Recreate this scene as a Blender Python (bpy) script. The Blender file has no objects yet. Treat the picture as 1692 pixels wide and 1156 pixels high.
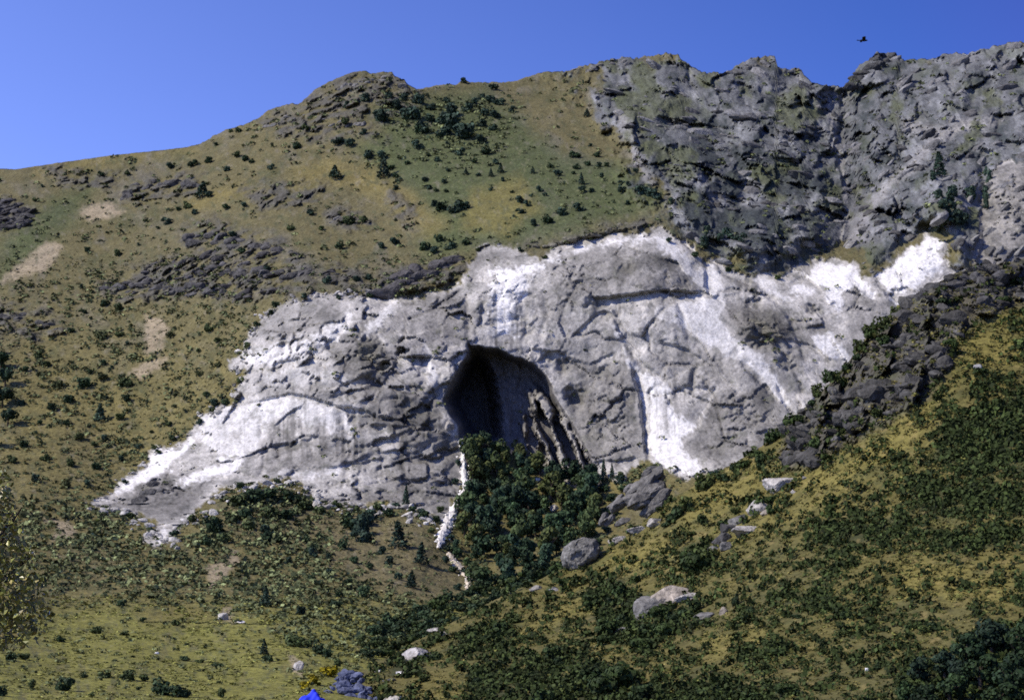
import bpy, math, random
import numpy as np
from mathutils import Vector

random.seed(7)
RNG = np.random.default_rng(11)
SC = bpy.context.scene
COL = SC.collection

# ------------------------------------------------------------------ camera, sky, sun, exposure
PW, PH = 1692.0, 1156.0
HFOV = math.radians(36.0)
PITCH = math.radians(8.0)
FPX = PW / 2 / math.tan(HFOV / 2)
cam = bpy.data.cameras.new('camera')
cam.angle = HFOV
cam.clip_start, cam.clip_end = 0.5, 20000
camo = bpy.data.objects.new('camera', cam)
COL.objects.link(camo)
camo.rotation_euler = (math.radians(90) + PITCH, 0, 0)
SC.camera = camo
cam.dof.use_dof = True            # the slide is softly focused: sharpest close by, a little soft far away
cam.dof.focus_distance = 20
cam.dof.aperture_fstop = 4.0

SUN_DIR = Vector((-0.80, -0.33, 0.82)).normalized()
SUN_EL = math.asin(SUN_DIR.z)
SUN_AZ = math.atan2(SUN_DIR.x, SUN_DIR.y)
SKY_RGB = ((1.04, 1.6), (1.12, 1.15), (2.05, 0.72))
world = bpy.data.worlds.new('World')
SC.world = world
world.use_nodes = True
wn = world.node_tree
sky = wn.nodes.new('ShaderNodeTexSky')
sky.sky_type = 'NISHITA'
sky.sun_disc = False
sky.sun_elevation = SUN_EL
sky.sun_rotation = SUN_AZ % (2 * math.pi)
sky.altitude = 1500
sky.air_density = 1.0
sky.dust_density = 0.6
sky.ozone_density = 1.6
# the sky is paler towards the sun's side and a deeper blue away from it, smoothly over the whole dome
tc = wn.nodes.new('ShaderNodeTexCoord')
dot = wn.nodes.new('ShaderNodeVectorMath'); dot.operation = 'DOT_PRODUCT'
dot.inputs[1].default_value = (-1.0, 0.0, -0.35)
wn.links.new(tc.outputs['Generated'], dot.inputs[0])
comb = wn.nodes.new('ShaderNodeCombineColor')
for ch, (k0, k1) in enumerate(SKY_RGB):
    ma = wn.nodes.new('ShaderNodeMath'); ma.operation = 'MULTIPLY_ADD'
    ma.inputs[1].default_value = k0 * k1; ma.inputs[2].default_value = k0
    mx = wn.nodes.new('ShaderNodeClamp'); mx.inputs[1].default_value = k0 * .45; mx.inputs[2].default_value = k0 * 1.7
    wn.links.new(dot.outputs['Value'], ma.inputs[0]); wn.links.new(ma.outputs[0], mx.inputs[0]); wn.links.new(mx.outputs[0], comb.inputs[ch])
tint = wn.nodes.new('ShaderNodeMix')
tint.data_type = 'RGBA'
tint.blend_type = 'MULTIPLY'
tint.inputs[0].default_value = 1.0
wn.links.new(sky.outputs[0], tint.inputs[6])
wn.links.new(comb.outputs[0], tint.inputs[7])
bg = wn.nodes['Background']
bg.inputs[1].default_value = 0.10
wn.links.new(tint.outputs[2], bg.inputs[0])

sun = bpy.data.lights.new('sun', 'SUN')
sun.energy = 5.0
sun.angle = math.radians(0.5)
sun.color = (1.0, 0.91, 0.76)
suno = bpy.data.objects.new('sun', sun)
suno.rotation_euler = SUN_DIR.to_track_quat('Z', 'Y').to_euler()
COL.objects.link(suno)

SC.view_settings.view_transform = 'Standard'
SC.view_settings.look = 'None'
SC.view_settings.exposure = 0.0
SC.view_settings.gamma = 1.0
SC.cycles.max_bounces = 6
SC.cycles.volume_bounces = 0
SC.cycles.use_denoising = False

# ------------------------------------------------------------------ numpy helpers
def A(*a):
    return np.array(a, dtype=np.float64)

def ray(u, v):
    x = (np.asarray(u, float) - PW / 2) / FPX
    z = (PH / 2 - np.asarray(v, float)) / FPX
    c, s = math.cos(PITCH), math.sin(PITCH)
    return np.stack([x, c - z * s, s + z * c], -1)

PERM = np.random.default_rng(3).permutation(256)
PERM = np.concatenate([PERM, PERM, PERM]).astype(np.int64)
GR = np.random.default_rng(4).normal(size=(256, 3))
GR /= np.linalg.norm(GR, axis=1)[:, None]

def pnoise(p, seed=0):
    p = p + seed * 17.31
    i = np.floor(p).astype(np.int64)
    f = p - i
    i &= 255
    w = f * f * f * (f * (f * 6 - 15) + 10)
    out = np.zeros(len(p))
    for dx in (0, 1):
        hx = PERM[(i[:, 0] + dx) & 255]
        wx = w[:, 0] if dx else 1 - w[:, 0]
        for dy in (0, 1):
            hy = PERM[hx + ((i[:, 1] + dy) & 255)]
            wy = wx * (w[:, 1] if dy else 1 - w[:, 1])
            for dz in (0, 1):
                g = GR[PERM[hy + ((i[:, 2] + dz) & 255)]]
                d = g[:, 0] * (f[:, 0] - dx) + g[:, 1] * (f[:, 1] - dy) + g[:, 2] * (f[:, 2] - dz)
                out += wy * (w[:, 2] if dz else 1 - w[:, 2]) * d
    return out * 1.6

def fbm(p, s, octv=4, seed=0, gain=0.5, ridged=False):
    p = p / s
    a, tot, out = 1.0, 0.0, 0
    for k in range(octv):
        n = pnoise(p, seed + k * 3)
        if ridged:
            n = 1 - 2 * np.abs(n)
        out = out + a * n
        tot += a
        a *= gain
        p = p * 2.03 + 5.7
    return out / tot

def cells(p, s, seed=0):
    """worley: distance to the nearest and second feature point, and a random value per cell"""
    p = p / s + seed * 3.77
    i = np.floor(p).astype(np.int64)
    f1 = np.full(len(p), 9.0); f2 = f1.copy(); idv = np.zeros(len(p))
    for dx in (-1, 0, 1):
        for dy in (-1, 0, 1):
            for dz in (-1, 0, 1):
                c = i + (dx, dy, dz)
                h = PERM[PERM[PERM[c[:, 0] & 255] + (c[:, 1] & 255)] + (c[:, 2] & 255)]
                q = c + 0.5 + 0.42 * GR[h]
                d = np.sqrt(((p - q) ** 2).sum(1))
                n = d < f1
                f2 = np.where(n, f1, np.minimum(f2, d))
                idv = np.where(n, h / 255.0, idv)
                f1 = np.where(n, d, f1)
    return f1, f2, idv

def facets(p, s, seed=0):
    """broken rock: every cell is a plane tilted its own way; returns the height (in cells) and the closeness to a fracture"""
    p = p / s + seed * 3.77
    i = np.floor(p).astype(np.int64)
    f1 = np.full(len(p), 9.0); f2 = f1.copy(); h1 = np.zeros(len(p), np.int64); loc = np.zeros(p.shape)
    for dx in (-1, 0, 1):
        for dy in (-1, 0, 1):
            for dz in (-1, 0, 1):
                c = i + (dx, dy, dz)
                h = PERM[PERM[PERM[c[:, 0] & 255] + (c[:, 1] & 255)] + (c[:, 2] & 255)]
                v = p - (c + 0.5 + 0.45 * GR[h])
                d = (v * v).sum(1)
                n = d < f1
                f2 = np.where(n, f1, np.minimum(f2, d))
                h1 = np.where(n, h, h1); loc = np.where(n[:, None], v, loc)
                f1 = np.where(n, d, f1)
    g = GR[(h1 * 7 + 31) & 255]
    return (g * loc).sum(1) + .35 * (h1 / 255. - .5), np.sqrt(f2) - np.sqrt(f1)

def sstep(a, b, x):
    t = np.clip((x - a) / (b - a), 0, 1)
    return t * t * (3 - 2 * t)

def poly_sd(U, V, poly):
    """signed distance in px, positive inside"""
    P = np.array(poly, float)
    lo, hi = P.min(0) - 60, P.max(0) + 60
    out = np.full(U.shape, -60.0)
    m = (U > lo[0]) & (U < hi[0]) & (V > lo[1]) & (V < hi[1])
    if not m.any():
        return out
    u, v = U[m], V[m]
    ins = np.zeros(u.shape, bool)
    dm = np.full(u.shape, 1e9)
    for (x1, y1), (x2, y2) in zip(P, np.roll(P, -1, 0)):
        if y1 != y2:
            c = ((y1 > v) != (y2 > v)) & (u < (x2 - x1) * (v - y1) / (y2 - y1) + x1)
            ins ^= c
        L = (x2 - x1) ** 2 + (y2 - y1) ** 2 + 1e-9
        t = np.clip(((u - x1) * (x2 - x1) + (v - y1) * (y2 - y1)) / L, 0, 1)
        dm = np.minimum(dm, (u - x1 - t * (x2 - x1)) ** 2 + (v - y1 - t * (y2 - y1)) ** 2)
    d = np.sqrt(dm)
    out[m] = np.where(ins, d, -d)
    return out

def line_d(U, V, pts, reach):
    """unsigned distance, side (+ on the right of the direction of travel as seen in the picture), taper along the line"""
    P = np.array(pts, float)
    lo, hi = P.min(0) - reach, P.max(0) + reach
    m = (U > lo[0]) & (U < hi[0]) & (V > lo[1]) & (V < hi[1])
    D = np.full(U.shape, 1e4); S = np.ones(U.shape); T = np.zeros(U.shape)
    u, v = U[m], V[m]
    best = np.full(u.shape, 1e9); side = np.ones(u.shape); tt = np.zeros(u.shape)
    seg = np.sqrt(((P[1:] - P[:-1]) ** 2).sum(1)); tot = seg.sum(); acc = 0
    for k in range(len(P) - 1):
        (x1, y1), (x2, y2) = P[k], P[k + 1]
        L = seg[k] ** 2 + 1e-9
        t = np.clip(((u - x1) * (x2 - x1) + (v - y1) * (y2 - y1)) / L, 0, 1)
        d = np.sqrt((u - x1 - t * (x2 - x1)) ** 2 + (v - y1 - t * (y2 - y1)) ** 2)
        s = np.sign((x2 - x1) * (v - y1) - (y2 - y1) * (u - x1))
        n = d < best
        best = np.where(n, d, best); side = np.where(n, s, side)
        tt = np.where(n, (acc + t * seg[k]) / tot, tt)
        acc += seg[k]
    D[m] = best; S[m] = side; T[m] = tt
    return D, S, np.clip(4 * T * (1 - T) * 2.2, 0, 1)

def tps(ctrl):
    C = np.array(ctrl, float)
    X = C[:, :2] / 400.0; y = np.log(C[:, 2])
    n = len(X)
    def phi(r2):
        return 0.5 * r2 * np.log(r2 + 1e-12)
    K = phi(((X[:, None] - X[None]) ** 2).sum(-1)) + np.eye(n) * 0.02
    Pm = np.c_[np.ones(n), X]
    M = np.zeros((n + 3, n + 3)); M[:n, :n] = K; M[:n, n:] = Pm; M[n:, :n] = Pm.T
    w = np.linalg.solve(M, np.r_[y, 0, 0, 0])
    def f(u, v):
        q = np.stack([np.asarray(u, float) / 400, np.asarray(v, float) / 400], -1).reshape(-1, 2)
        o = w[n] + q @ w[n + 1:]
        for k in range(n):
            o = o + w[k] * phi(((q - X[k]) ** 2).sum(1))
        return np.exp(o).reshape(np.shape(u))
    return f

# ------------------------------------------------------------------ blender helpers
def tag(o, label=None, cat=None, group=None, kind=None):
    if label: o['label'] = label
    if cat: o['category'] = cat
    if group: o['group'] = group
    if kind: o['kind'] = kind
    return o

def np_mesh(name, verts, faces, cols=None, normals=None, smooth=False):
    """faces: (n,3) or (n,4) array"""
    me = bpy.data.meshes.new(name)
    verts = np.ascontiguousarray(verts, np.float32); faces = np.ascontiguousarray(faces, np.int32)
    k = faces.shape[1]
    me.vertices.add(len(verts)); me.vertices.foreach_set('co', verts.ravel())
    me.loops.add(faces.size); me.loops.foreach_set('vertex_index', faces.ravel())
    me.polygons.add(len(faces))
    me.polygons.foreach_set('loop_start', np.arange(len(faces), dtype=np.int32) * k)
    me.polygons.foreach_set('use_smooth', np.full(len(faces), smooth or normals is not None))
    me.update(calc_edges=True)
    if cols is not None:
        at = me.color_attributes.new('Col', 'FLOAT_COLOR', 'POINT')
        at.data.foreach_set('color', np.c_[np.clip(cols, 0, 1), np.ones(len(cols))].astype(np.float32).ravel())
    if normals is not None:
        me.normals_split_custom_set_from_vertices(np.ascontiguousarray(normals, np.float32).tolist())
    return me

def obj(name, me, mat=None, parent=None, loc=(0, 0, 0)):
    o = bpy.data.objects.new(name, me)
    COL.objects.link(o)
    o.location = loc
    if mat and not me.materials:
        me.materials.append(mat)
    if parent: o.parent = parent
    return o

def material(name, rough=0.95, noise=((0.25, 5, 0.7, 1.3), (2.0, 4, 0.8, 1.2)), bump=None, attr='Col', flat=None, spec=0.15, objvar=0.0, leafvar=0.0, transl=0.0):
    m = bpy.data.materials.new(name)
    m.use_nodes = True
    nt = m.node_tree; N = nt.nodes; L = nt.links
    b = N['Principled BSDF']
    b.inputs['Roughness'].default_value = rough
    b.inputs['Specular IOR Level'].default_value = spec
    if attr:
        a = N.new('ShaderNodeAttribute'); a.attribute_name = attr
        cur = a.outputs['Color']
    else:
        rgb = N.new('ShaderNodeRGB'); rgb.outputs[0].default_value = (*flat, 1); cur = rgb.outputs[0]
    geo = N.new('ShaderNodeNewGeometry')
    def mul(cur, fac):
        mx = N.new('ShaderNodeMix'); mx.data_type = 'RGBA'; mx.blend_type = 'MULTIPLY'; mx.inputs[0].default_value = 1
        L.new(cur, mx.inputs[6]); L.new(fac, mx.inputs[7]); return mx.outputs[2]
    for (sc, det, lo, hi) in noise:
        n = N.new('ShaderNodeTexNoise'); n.inputs['Scale'].default_value = sc; n.inputs['Detail'].default_value = det
        n.inputs['Roughness'].default_value = 0.6
        L.new(geo.outputs['Position'], n.inputs['Vector'])
        r = N.new('ShaderNodeMapRange'); r.inputs[1].default_value = 0.3; r.inputs[2].default_value = 0.7
        r.inputs[3].default_value = lo; r.inputs[4].default_value = hi
        L.new(n.outputs[0], r.inputs[0]); cur = mul(cur, r.outputs[0])
    if objvar:
        oi = N.new('ShaderNodeObjectInfo')
        r = N.new('ShaderNodeMapRange'); r.inputs[3].default_value = 1 - objvar; r.inputs[4].default_value = 1 + objvar
        L.new(oi.outputs['Random'], r.inputs[0]); cur = mul(cur, r.outputs[0])
    if leafvar:
        r = N.new('ShaderNodeMapRange'); r.inputs[3].default_value = 1 - leafvar; r.inputs[4].default_value = 1 + leafvar
        L.new(geo.outputs['Random Per Island'], r.inputs[0]); cur = mul(cur, r.outputs[0])
    L.new(cur, b.inputs['Base Color'])
    if bump:
        prev = None
        for (sc, det, strength, dist) in bump:
            n = N.new('ShaderNodeTexNoise'); n.inputs['Scale'].default_value = sc; n.inputs['Detail'].default_value = det
            L.new(geo.outputs['Position'], n.inputs['Vector'])
            bp = N.new('ShaderNodeBump'); bp.inputs['Strength'].default_value = strength; bp.inputs['Distance'].default_value = dist
            L.new(n.outputs[0], bp.inputs['Height'])
            if prev: L.new(prev, bp.inputs['Normal'])
            prev = bp.outputs[0]
        L.new(prev, b.inputs['Normal'])
    return m

MAT_TERRAIN = material('dry_hillside', noise=((0.12, 5, 0.82, 1.2), (0.7, 5, 0.7, 1.32)), bump=((0.5, 6, 0.8, 1.2),))
MAT_CLIFF = material('limestone', noise=((0.2, 6, 0.86, 1.14), (0.9, 6, 0.72, 1.28)), bump=((0.6, 8, 0.5, 0.8),))
MAT_NEAR = material('near_grass', noise=((0.3, 5, 0.78, 1.22), (1.2, 4, 0.78, 1.22)), bump=((0.8, 5, 0.7, 0.5),))
MAT_ROCK = material('weathered_rock', noise=((0.35, 6, 0.55, 1.4), (1.5, 6, 0.6, 1.35)), bump=((0.7, 8, 0.8, 0.8), (3.0, 5, 0.5, 0.2)))
MAT_LEAF = material('shrub_leaves', noise=((0.5, 3, 0.8, 1.2),), objvar=0.28, leafvar=0.45, rough=0.7)
MAT_SCRUB = material('scrub_leaves', noise=((0.3, 3, 0.75, 1.25),), leafvar=0.4, rough=0.8)
MAT_BARK = material('bark', attr=None, flat=(0.07, 0.055, 0.04), noise=((6.0, 4, 0.6, 1.3),))

# ------------------------------------------------------------------ main mountain: depth of the ground along each line of sight
SKYLINE = [(-420, 345), (-250, 330), (-100, 296), (0, 278), (25, 280), (90, 270), (190, 256), (260, 249), (310, 243), (330, 238), (350, 226), (372, 215), (400, 206),
 (425, 197), (440, 184), (455, 177), (480, 173), (497, 170), (505, 163), (520, 148), (540, 137), (560, 128), (585, 119), (605, 117), (612, 122),
 (630, 119), (648, 119), (652, 126), (668, 131), (672, 140), (690, 148), (720, 142), (745, 138), (755, 140), (765, 131), (775, 136), (815, 136),
 (846, 135), (875, 126), (895, 120), (920, 118), (940, 117), (958, 112), (968, 108), (984, 106), (990, 101), (1005, 100), (1028, 94), (1045, 96),
 (1065, 94), (1090, 89), (1108, 88), (1120, 93), (1135, 104), (1145, 110), (1155, 117), (1175, 120), (1190, 119), (1210, 116), (1215, 108),
 (1230, 100), (1245, 94), (1260, 95), (1280, 92), (1284, 110), (1300, 115), (1310, 112), (1325, 115), (1330, 125), (1340, 136), (1360, 139),
 (1378, 140), (1390, 145), (1397, 140), (1405, 131), (1412, 120), (1420, 105), (1437, 100), (1446, 88), (1460, 87), (1482, 88), (1485, 100),
 (1510, 99), (1540, 97), (1560, 89), (1600, 88), (1620, 82), (1645, 76), (1660, 70), (1692, 69), (1760, 58), (2100, 20)]
CT_M = [(-300,330,1050),(0,280,1020),(300,243,1010),(600,120,1010),(850,135,1020),(1100,90,1080),(1390,145,1050),(1690,70,1080),(2000,0,1150),
 (-300,600,760),(0,600,735),(0,450,850),(200,450,830),(200,600,720),(100,750,640),(-300,900,520),(400,350,850),(600,350,820),(600,250,900),
 (850,250,860),(850,380,735),(1000,330,760),(1000,200,920),(500,485,692),(620,480,695),(760,440,705),(850,405,708),(960,395,705),(1090,378,708),
 (1180,435,695),(1300,445,700),(1420,435,705),(1530,385,725),(1692,280,780),(1200,330,790),(1390,380,765),(1390,250,900),(1600,200,920),
 (1692,180,950),(500,640,645),(700,600,648),(850,550,674),(1000,560,665),(1150,580,655),(1300,600,650),(200,830,590),(350,820,585),(500,800,600),
 (650,830,598),(750,850,588),(600,690,628),(720,700,622),(640,560,656),(880,800,620),(970,790,622),(1080,770,620),(1170,775,612),(1300,700,632),(1500,600,660),(1692,500,690),
 (1300,900,540),(1692,800,580),(1692,1100,480),(1300,1100,440),(2000,600,680),(2000,300,800),(400,850,555),(550,860,565),(600,950,490),
 (690,900,530),(450,950,470),(725,960,502),(780,975,505),(830,900,562),(900,950,520),(700,1050,370),(600,1100,280),(600,1156,215),(500,1156,200),
 (0,1156,175),(200,1156,190),(200,1100,240),(0,1100,220),(100,1030,330),(300,1030,350),(450,1030,350),(200,950,440),(0,950,410),(200,900,505),
 (0,850,540),(330,950,450),(-300,1156,170),(900,1156,230),(1100,1156,300),(-300,1050,300)]
depth_m = tps(CT_M)

CLIFF = [(150,830),(185,810),(235,768),(242,748),(275,737),(312,716),(330,688),(383,660),(402,612),(378,608),(376,592),(404,592),(410,560),(430,525),(470,497),
 (520,485),(580,488),(622,484),(645,492),(690,490),(735,480),(765,470),(768,435),(790,412),(840,401),(872,414),(892,424),(960,398),(1040,382),
 (1092,378),(1132,398),(1165,430),(1192,436),(1232,455),(1300,450),(1345,426),(1368,428),(1418,433),(1425,458),(1447,456),(1500,410),(1530,387),
 (1557,394),(1572,440),(1600,450),(1700,470),(1700,620),(1400,800),(1240,800),(1172,782),(1130,792),(1095,772),(1060,762),(1030,790),(972,792),(930,770),(860,735),(770,725),(764,800),
 (742,856),(700,852),(668,832),(600,836),(540,832),(480,792),(420,800),(372,802),(340,832),(322,850),(292,872),(268,902),(235,892),(262,862),(240,857),(185,842)]
CLIFF_UP = [(1602,455),(1610,380),(1618,330),(1640,280),(1670,262),(1720,268),(1820,300),(1820,480),(1692,470),(1640,450)]
CAVE = [(773,562),(780,570),(790,569),(800,573),(825,575),(850,588),(868,592),(885,602),(905,620),(914,640),(916,650),(932,676),(952,706),(968,738),(986,772),(1000,802),
 (950,806),(880,774),(830,740),(775,735),(758,722),(755,700),(745,690),(733,668),(731,660),(745,630),(760,600),(770,588)]
CAVE_DEEP = [(771,590),(790,580),(805,590),(822,620),(832,680),(835,735),(770,735),(752,700),(735,668),(733,658),(748,630)]

FLUTES = [  # ribs of rock standing out of the right wall of the cave: (line, half width px, how far out)
 ([(866,636),(878,652),(884,690),(892,735)], 7, .86), ([(884,650),(902,668),(912,705),(928,750),(938,775)], 9, .93), ([(918,655),(932,690),(950,735),(962,770)], 6, .95),
 ([(862,690),(868,730),(874,768)], 5, .8), ([(945,735),(960,765),(975,800)], 7, .96), ([(898,720),(906,750),(915,780)], 5, .85)]
WHITE = [  # pale limestone; on sun-facing slabs the sunlight is put into the colour
 ([(150,830),(190,806),(235,770),(246,750),(272,740),(300,738),(322,716),(320,742),(285,766),(292,786),(340,766),(400,750),(416,756),(385,782),(350,792),(290,802),(278,782),(240,797),(190,826),(175,838)], 1),
 ([(318,716),(335,690),(385,663),(440,655),(510,655),(555,670),(592,688),(592,722),(545,718),(470,690),(445,705),(430,742),(400,752),(340,747)], 0.55),
 ([(400,585),(455,570),(520,545),(560,535),(575,512),(580,545),(560,575),(520,575),(500,597),(450,602),(405,605)], 0.62),
 ([(583,562),(618,527),(640,494),(652,490),(668,507),(642,532),(602,557)], 0.6),
 ([(800,440),(850,430),(885,428),(905,440),(872,465),(882,492),(862,505),(855,560),(812,556),(800,500),(808,470)], 0.9),
 ([(890,428),(960,402),(1060,383),(1110,390),(1140,430),(1162,450),(1165,430),(1190,440),(1200,490),(1215,505),(1202,525),(1212,560),(1255,590),(1292,640),(1312,665),(1292,685),(1250,612),(1185,580),(1125,545),(1065,520),(1085,500),(1160,486),(1140,470),(1110,425),(1070,402),(980,414),(905,438)], 0.66),
 ([(1014,545),(1026,560),(1040,590),(1062,608),(1090,620),(1114,642),(1124,682),(1152,690),(1168,650),(1184,640),(1164,690),(1157,712),(1132,722),(1128,742),(1172,782),(1130,788),(1082,772),(1066,742),(1064,690),(1055,640),(1038,612),(1020,572)], 0.85),
 ([(1297,448),(1340,452),(1349,426),(1370,429),(1416,434),(1422,452),(1422,462),(1448,493),(1440,495),(1412,474),(1401,482),(1398,516),(1383,524),(1366,506),(1362,482),(1325,462)], 1),
 ([(1294,474),(1320,458),(1362,486),(1340,494),(1308,490)], 0.85),
 ([(1444,456),(1500,410),(1530,386),(1556,393),(1563,420),(1573,444),(1545,460),(1510,480),(1487,499),(1474,490),(1460,472)], 1),
 ([(1332,548),(1372,544),(1402,575),(1407,592),(1376,597),(1345,577)], 0.85),
 ([(1230,450),(1262,448),(1300,480),(1330,520),(1300,505),(1262,480)], 0.55),
 ([(450,790),(470,770),(520,765),(575,770),(560,790),(500,800)], 0.55),
 ([(735,690),(748,690),(755,712),(745,732),(738,720)], 0.7),
 ([(700,560),(735,640),(742,690),(728,690),(722,650),(700,610)], 0.6),
 ([(240,890),(262,868),(285,868),(270,900)], 0.75),
 ([(420,620),(480,600),(560,610),(600,640),(520,640),(440,640)], 0.3),
]
GREYS = [  # lichen darkened limestone
 ([(900,425),(1000,410),(1060,402),(1100,420),(1165,455),(1168,487),(1060,484),(970,490),(930,520),(965,530),(910,545),(880,500),(905,470)], 0.45),
 ([(992,605),(1040,596),(1052,640),(1064,700),(1068,765),(1000,765),(962,755),(935,690),(940,650)], 0.55),
 ([(1176,652),(1230,640),(1262,640),(1295,700),(1280,740),(1200,772),(1160,760),(1130,740),(1150,712)], 0.6),
 ([(600,640),(690,650),(735,700),(760,740),(762,800),(740,850),(690,840),(560,825),(640,790),(660,720),(600,690)], 0.6),
 ([(440,730),(540,722),(620,690),(640,760),(560,770),(460,790),(430,770)], 0.35),
 ([(540,575),(600,540),(650,580),(660,620),(620,640),(560,620)], 0.6),
 ([(905,560),(1010,530),(1030,570),(990,610),(940,640),(900,600)], 0.35),
 ([(1060,600),(1120,560),(1180,590),(1250,620),(1200,640),(1120,640)], 0.35),
 ([(1200,500),(1260,510),(1320,540),(1290,575),(1230,570),(1205,540)], 0.75),
 ([(1255,500),(1380,530),(1330,600),(1300,640),(1250,590)], 0.35),
 ([(420,530),(480,495),(560,492),(560,530),(440,570)], 0.45),
 ([(640,510),(760,480),(790,530),(770,570),(690,600),(640,570)], 0.3),
 ([(185,842),(240,795),(285,780),(292,802),(350,795),(330,835),(280,862)], 0.7),
 ([(1060,610),(1120,640),(1110,700),(1080,720),(1068,680)], 0.1),
 ([(770,430),(800,410),(870,415),(860,430),(800,440),(775,470)], 0.6),
 ([(1080,640),(1095,650),(1100,700),(1080,706)], 0.2),
 ([(1405,460),(1470,500),(1440,560),(1400,600),(1400,540)], 0.4),
 ([(1590,470),(1605,380),(1618,320),(1640,275),(1700,258),(1830,290),(1830,490)], 0.55), ([(640,610),(740,640),(735,720),(640,720)], 0.35), ([(700,480),(800,500),(770,565),(700,570)], 0.3),
 ([(410,620),(600,600),(640,650),(560,668),(440,655)], 0.25), ([(1090,500),(1130,500),(1120,540),(1080,530)], 0.5), ([(1230,600),(1280,640),(1300,680),(1240,660)], 0.3),
]
HOLLOWS = [  # (u, v, radius along u, along v, depth m)
 (610,572,17,20,5), (634,604,9,9,5), (713,678,20,18,3), (668,668,18,12,2.5), (584,688,7,12,2.5), (731,640,12,22,2.5), (998,614,11,14,3), (931,604,9,16,3.5), (952,655,11,19,5), (1006,518,14,9,2.5), (1037,446,13,13,3),
 (1256,566,16,10,4), (1300,600,10,14,3), (505,560,14,6,2), (470,565,12,6,2), (560,590,12,7,2.5), (520,640,16,7,2), (450,610,12,6,2), (640,545,14,8,2), (700,600,10,12,2), (690,640,12,8,2.5), (735,745,14,8,3), (700,820,14,8,2.5),
 (480,735,22,6,2), (600,745,16,7,2), (640,780,18,7,2.2), (560,800,16,6,2), (820,430,10,6,2), (950,470,18,8,2), (985,505,20,7,2), (1130,470,12,8,2), (1155,440,9,14,2), (1245,500,12,7,2.5), (1320,530,12,7,2.5), (1345,510,10,8,3),
 (1215,660,16,6,2.5), (1250,690,14,7,2.5), (1190,740,14,8,2), (1020,700,14,6,2), (980,720,10,14,2), (1040,660,10,12,2), (870,545,12,8,1.6), (905,590,10,8,2), (240,800,12,8,2), (280,790,10,7,2), (420,690,10,6,1.5), (395,720,8,10,1.5)]
STEPS = [  # ledges and joints: (line, depth in m, falloff px). the ground on the right of the line (below it, for lines run left to right) lies deeper
 ([(965,489),(1000,492),(1060,484),(1120,480),(1168,487)], 4.5, 26),
 ([(1160,425),(1166,450),(1169,487)], -3.0, 16),
 ([(395,668),(450,657),(480,651),(520,657),(560,671),(590,675),(640,689),(705,702)], 2.6, 16),
 ([(1010,520),(1022,548),(1062,588)], -2.5, 16),
 ([(1040,596),(1056,650),(1064,720),(1069,766)], -4.5, 20),
 ([(1184,642),(1172,668),(1158,692),(1154,712)], 3, 20),
 ([(955,764),(1000,761),(1062,756)], 3.0, 14),
 ([(440,736),(480,730),(525,721)], 1.4, 10),
 ([(450,795),(500,772),(560,770),(620,750)], 1.6, 14),
 ([(1220,598),(1260,640),(1282,664)], -2.2, 12),
 ([(1225,570),(1262,555),(1290,580),(1300,600)], -2.4, 12),
 ([(850,481),(885,485)], 1.0, 8),
 ([(612,482),(690,482),(765,458)], 5, 26),
 ([(868,416),(930,401),(1000,386),(1064,372),(1100,368)], 3.6, 20),
 ([(620,500),(680,492),(735,485)], 1.5, 12),
 ([(430,735),(436,700),(447,670)], -1.4, 12),
 ([(1010,720),(1040,735),(1062,740)], 1.2, 10),
 ([(940,560),(985,520),(1010,512)], 1.6, 14),
 ([(930,590),(975,600),(1020,580)], 1.4, 12),
 ([(1110,640),(1150,640),(1185,640)], 1.4, 12),
 ([(1030,610),(1010,650),(1015,700)], 1.0, 10),
 ([(600,690),(650,720),(700,700),(730,720)], 1.6, 12),
 ([(600,800),(660,790),(720,800),(755,790)], 1.6, 14),
 ([(640,760),(690,745),(720,755)], 1.4, 12),
 ([(560,640),(600,620),(650,640)], 1.6, 12),
 ([(440,575),(500,560),(560,560)], 1.0, 10),
 ([(1230,455),(1300,520),(1330,600)], -1.6, 14), ([(455,598),(490,592),(522,590)], 1.8, 9), ([(478,542),(520,536),(562,530)], 1.8, 9), ([(545,656),(575,646),(602,640)], 1.8, 9), ([(600,700),(650,704),(692,702)], 2.2, 10), ([(655,724),(680,736),(702,746)], 2, 9),
 ([(688,760),(725,744),(762,738)], 2.4, 11), ([(655,802),(700,792),(757,800)], 2.4, 11), ([(560,766),(600,764),(642,756)], 2, 10), ([(845,520),(880,540),(905,556)], 1.2, 9), ([(1080,560),(1130,575),(1180,605),(1215,650)], 1.8, 11), ([(1300,560),(1340,570),(1380,600)], 2, 11), ([(905,440),(960,440),(1010,430)], 1.4, 9),
 ([(1300,470),(1330,455),(1366,485)], 1.6, 10),
 ([(1400,455),(1420,478),(1448,498)], -2.0, 12),
 ([(1440,460),(1475,498),(1500,520)], -2.4, 14),
 ([(1245,700),(1270,690),(1292,712)], 1.6, 12),
 ([(1190,690),(1230,680),(1260,700)], 1.4, 12),
 ([(1385,145),(1390,200),(1378,240),(1392,300),(1410,330)], -9, 40),
 ([(1140,100),(1146,130),(1136,150)], -6, 24),
 ([(1610,450),(1625,395),(1619,350),(1636,300)], 2.5, 20),
 ([(1560,330),(1600,370),(1596,400)], 3, 26),
 ([(1290,110),(1350,160),(1400,250)], -4, 40),
 ([(1410,150),(1480,130),(1490,95)], 6, 30),
 ([(1080,200),(1150,205),(1230,215)], 4, 24),
 ([(1080,250),(1130,242),(1190,250)], 4, 22),
 ([(1170,325),(1220,322),(1290,340)], 4, 22),
 ([(1460,290),(1520,300),(1560,320)], 4, 26),
]
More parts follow.
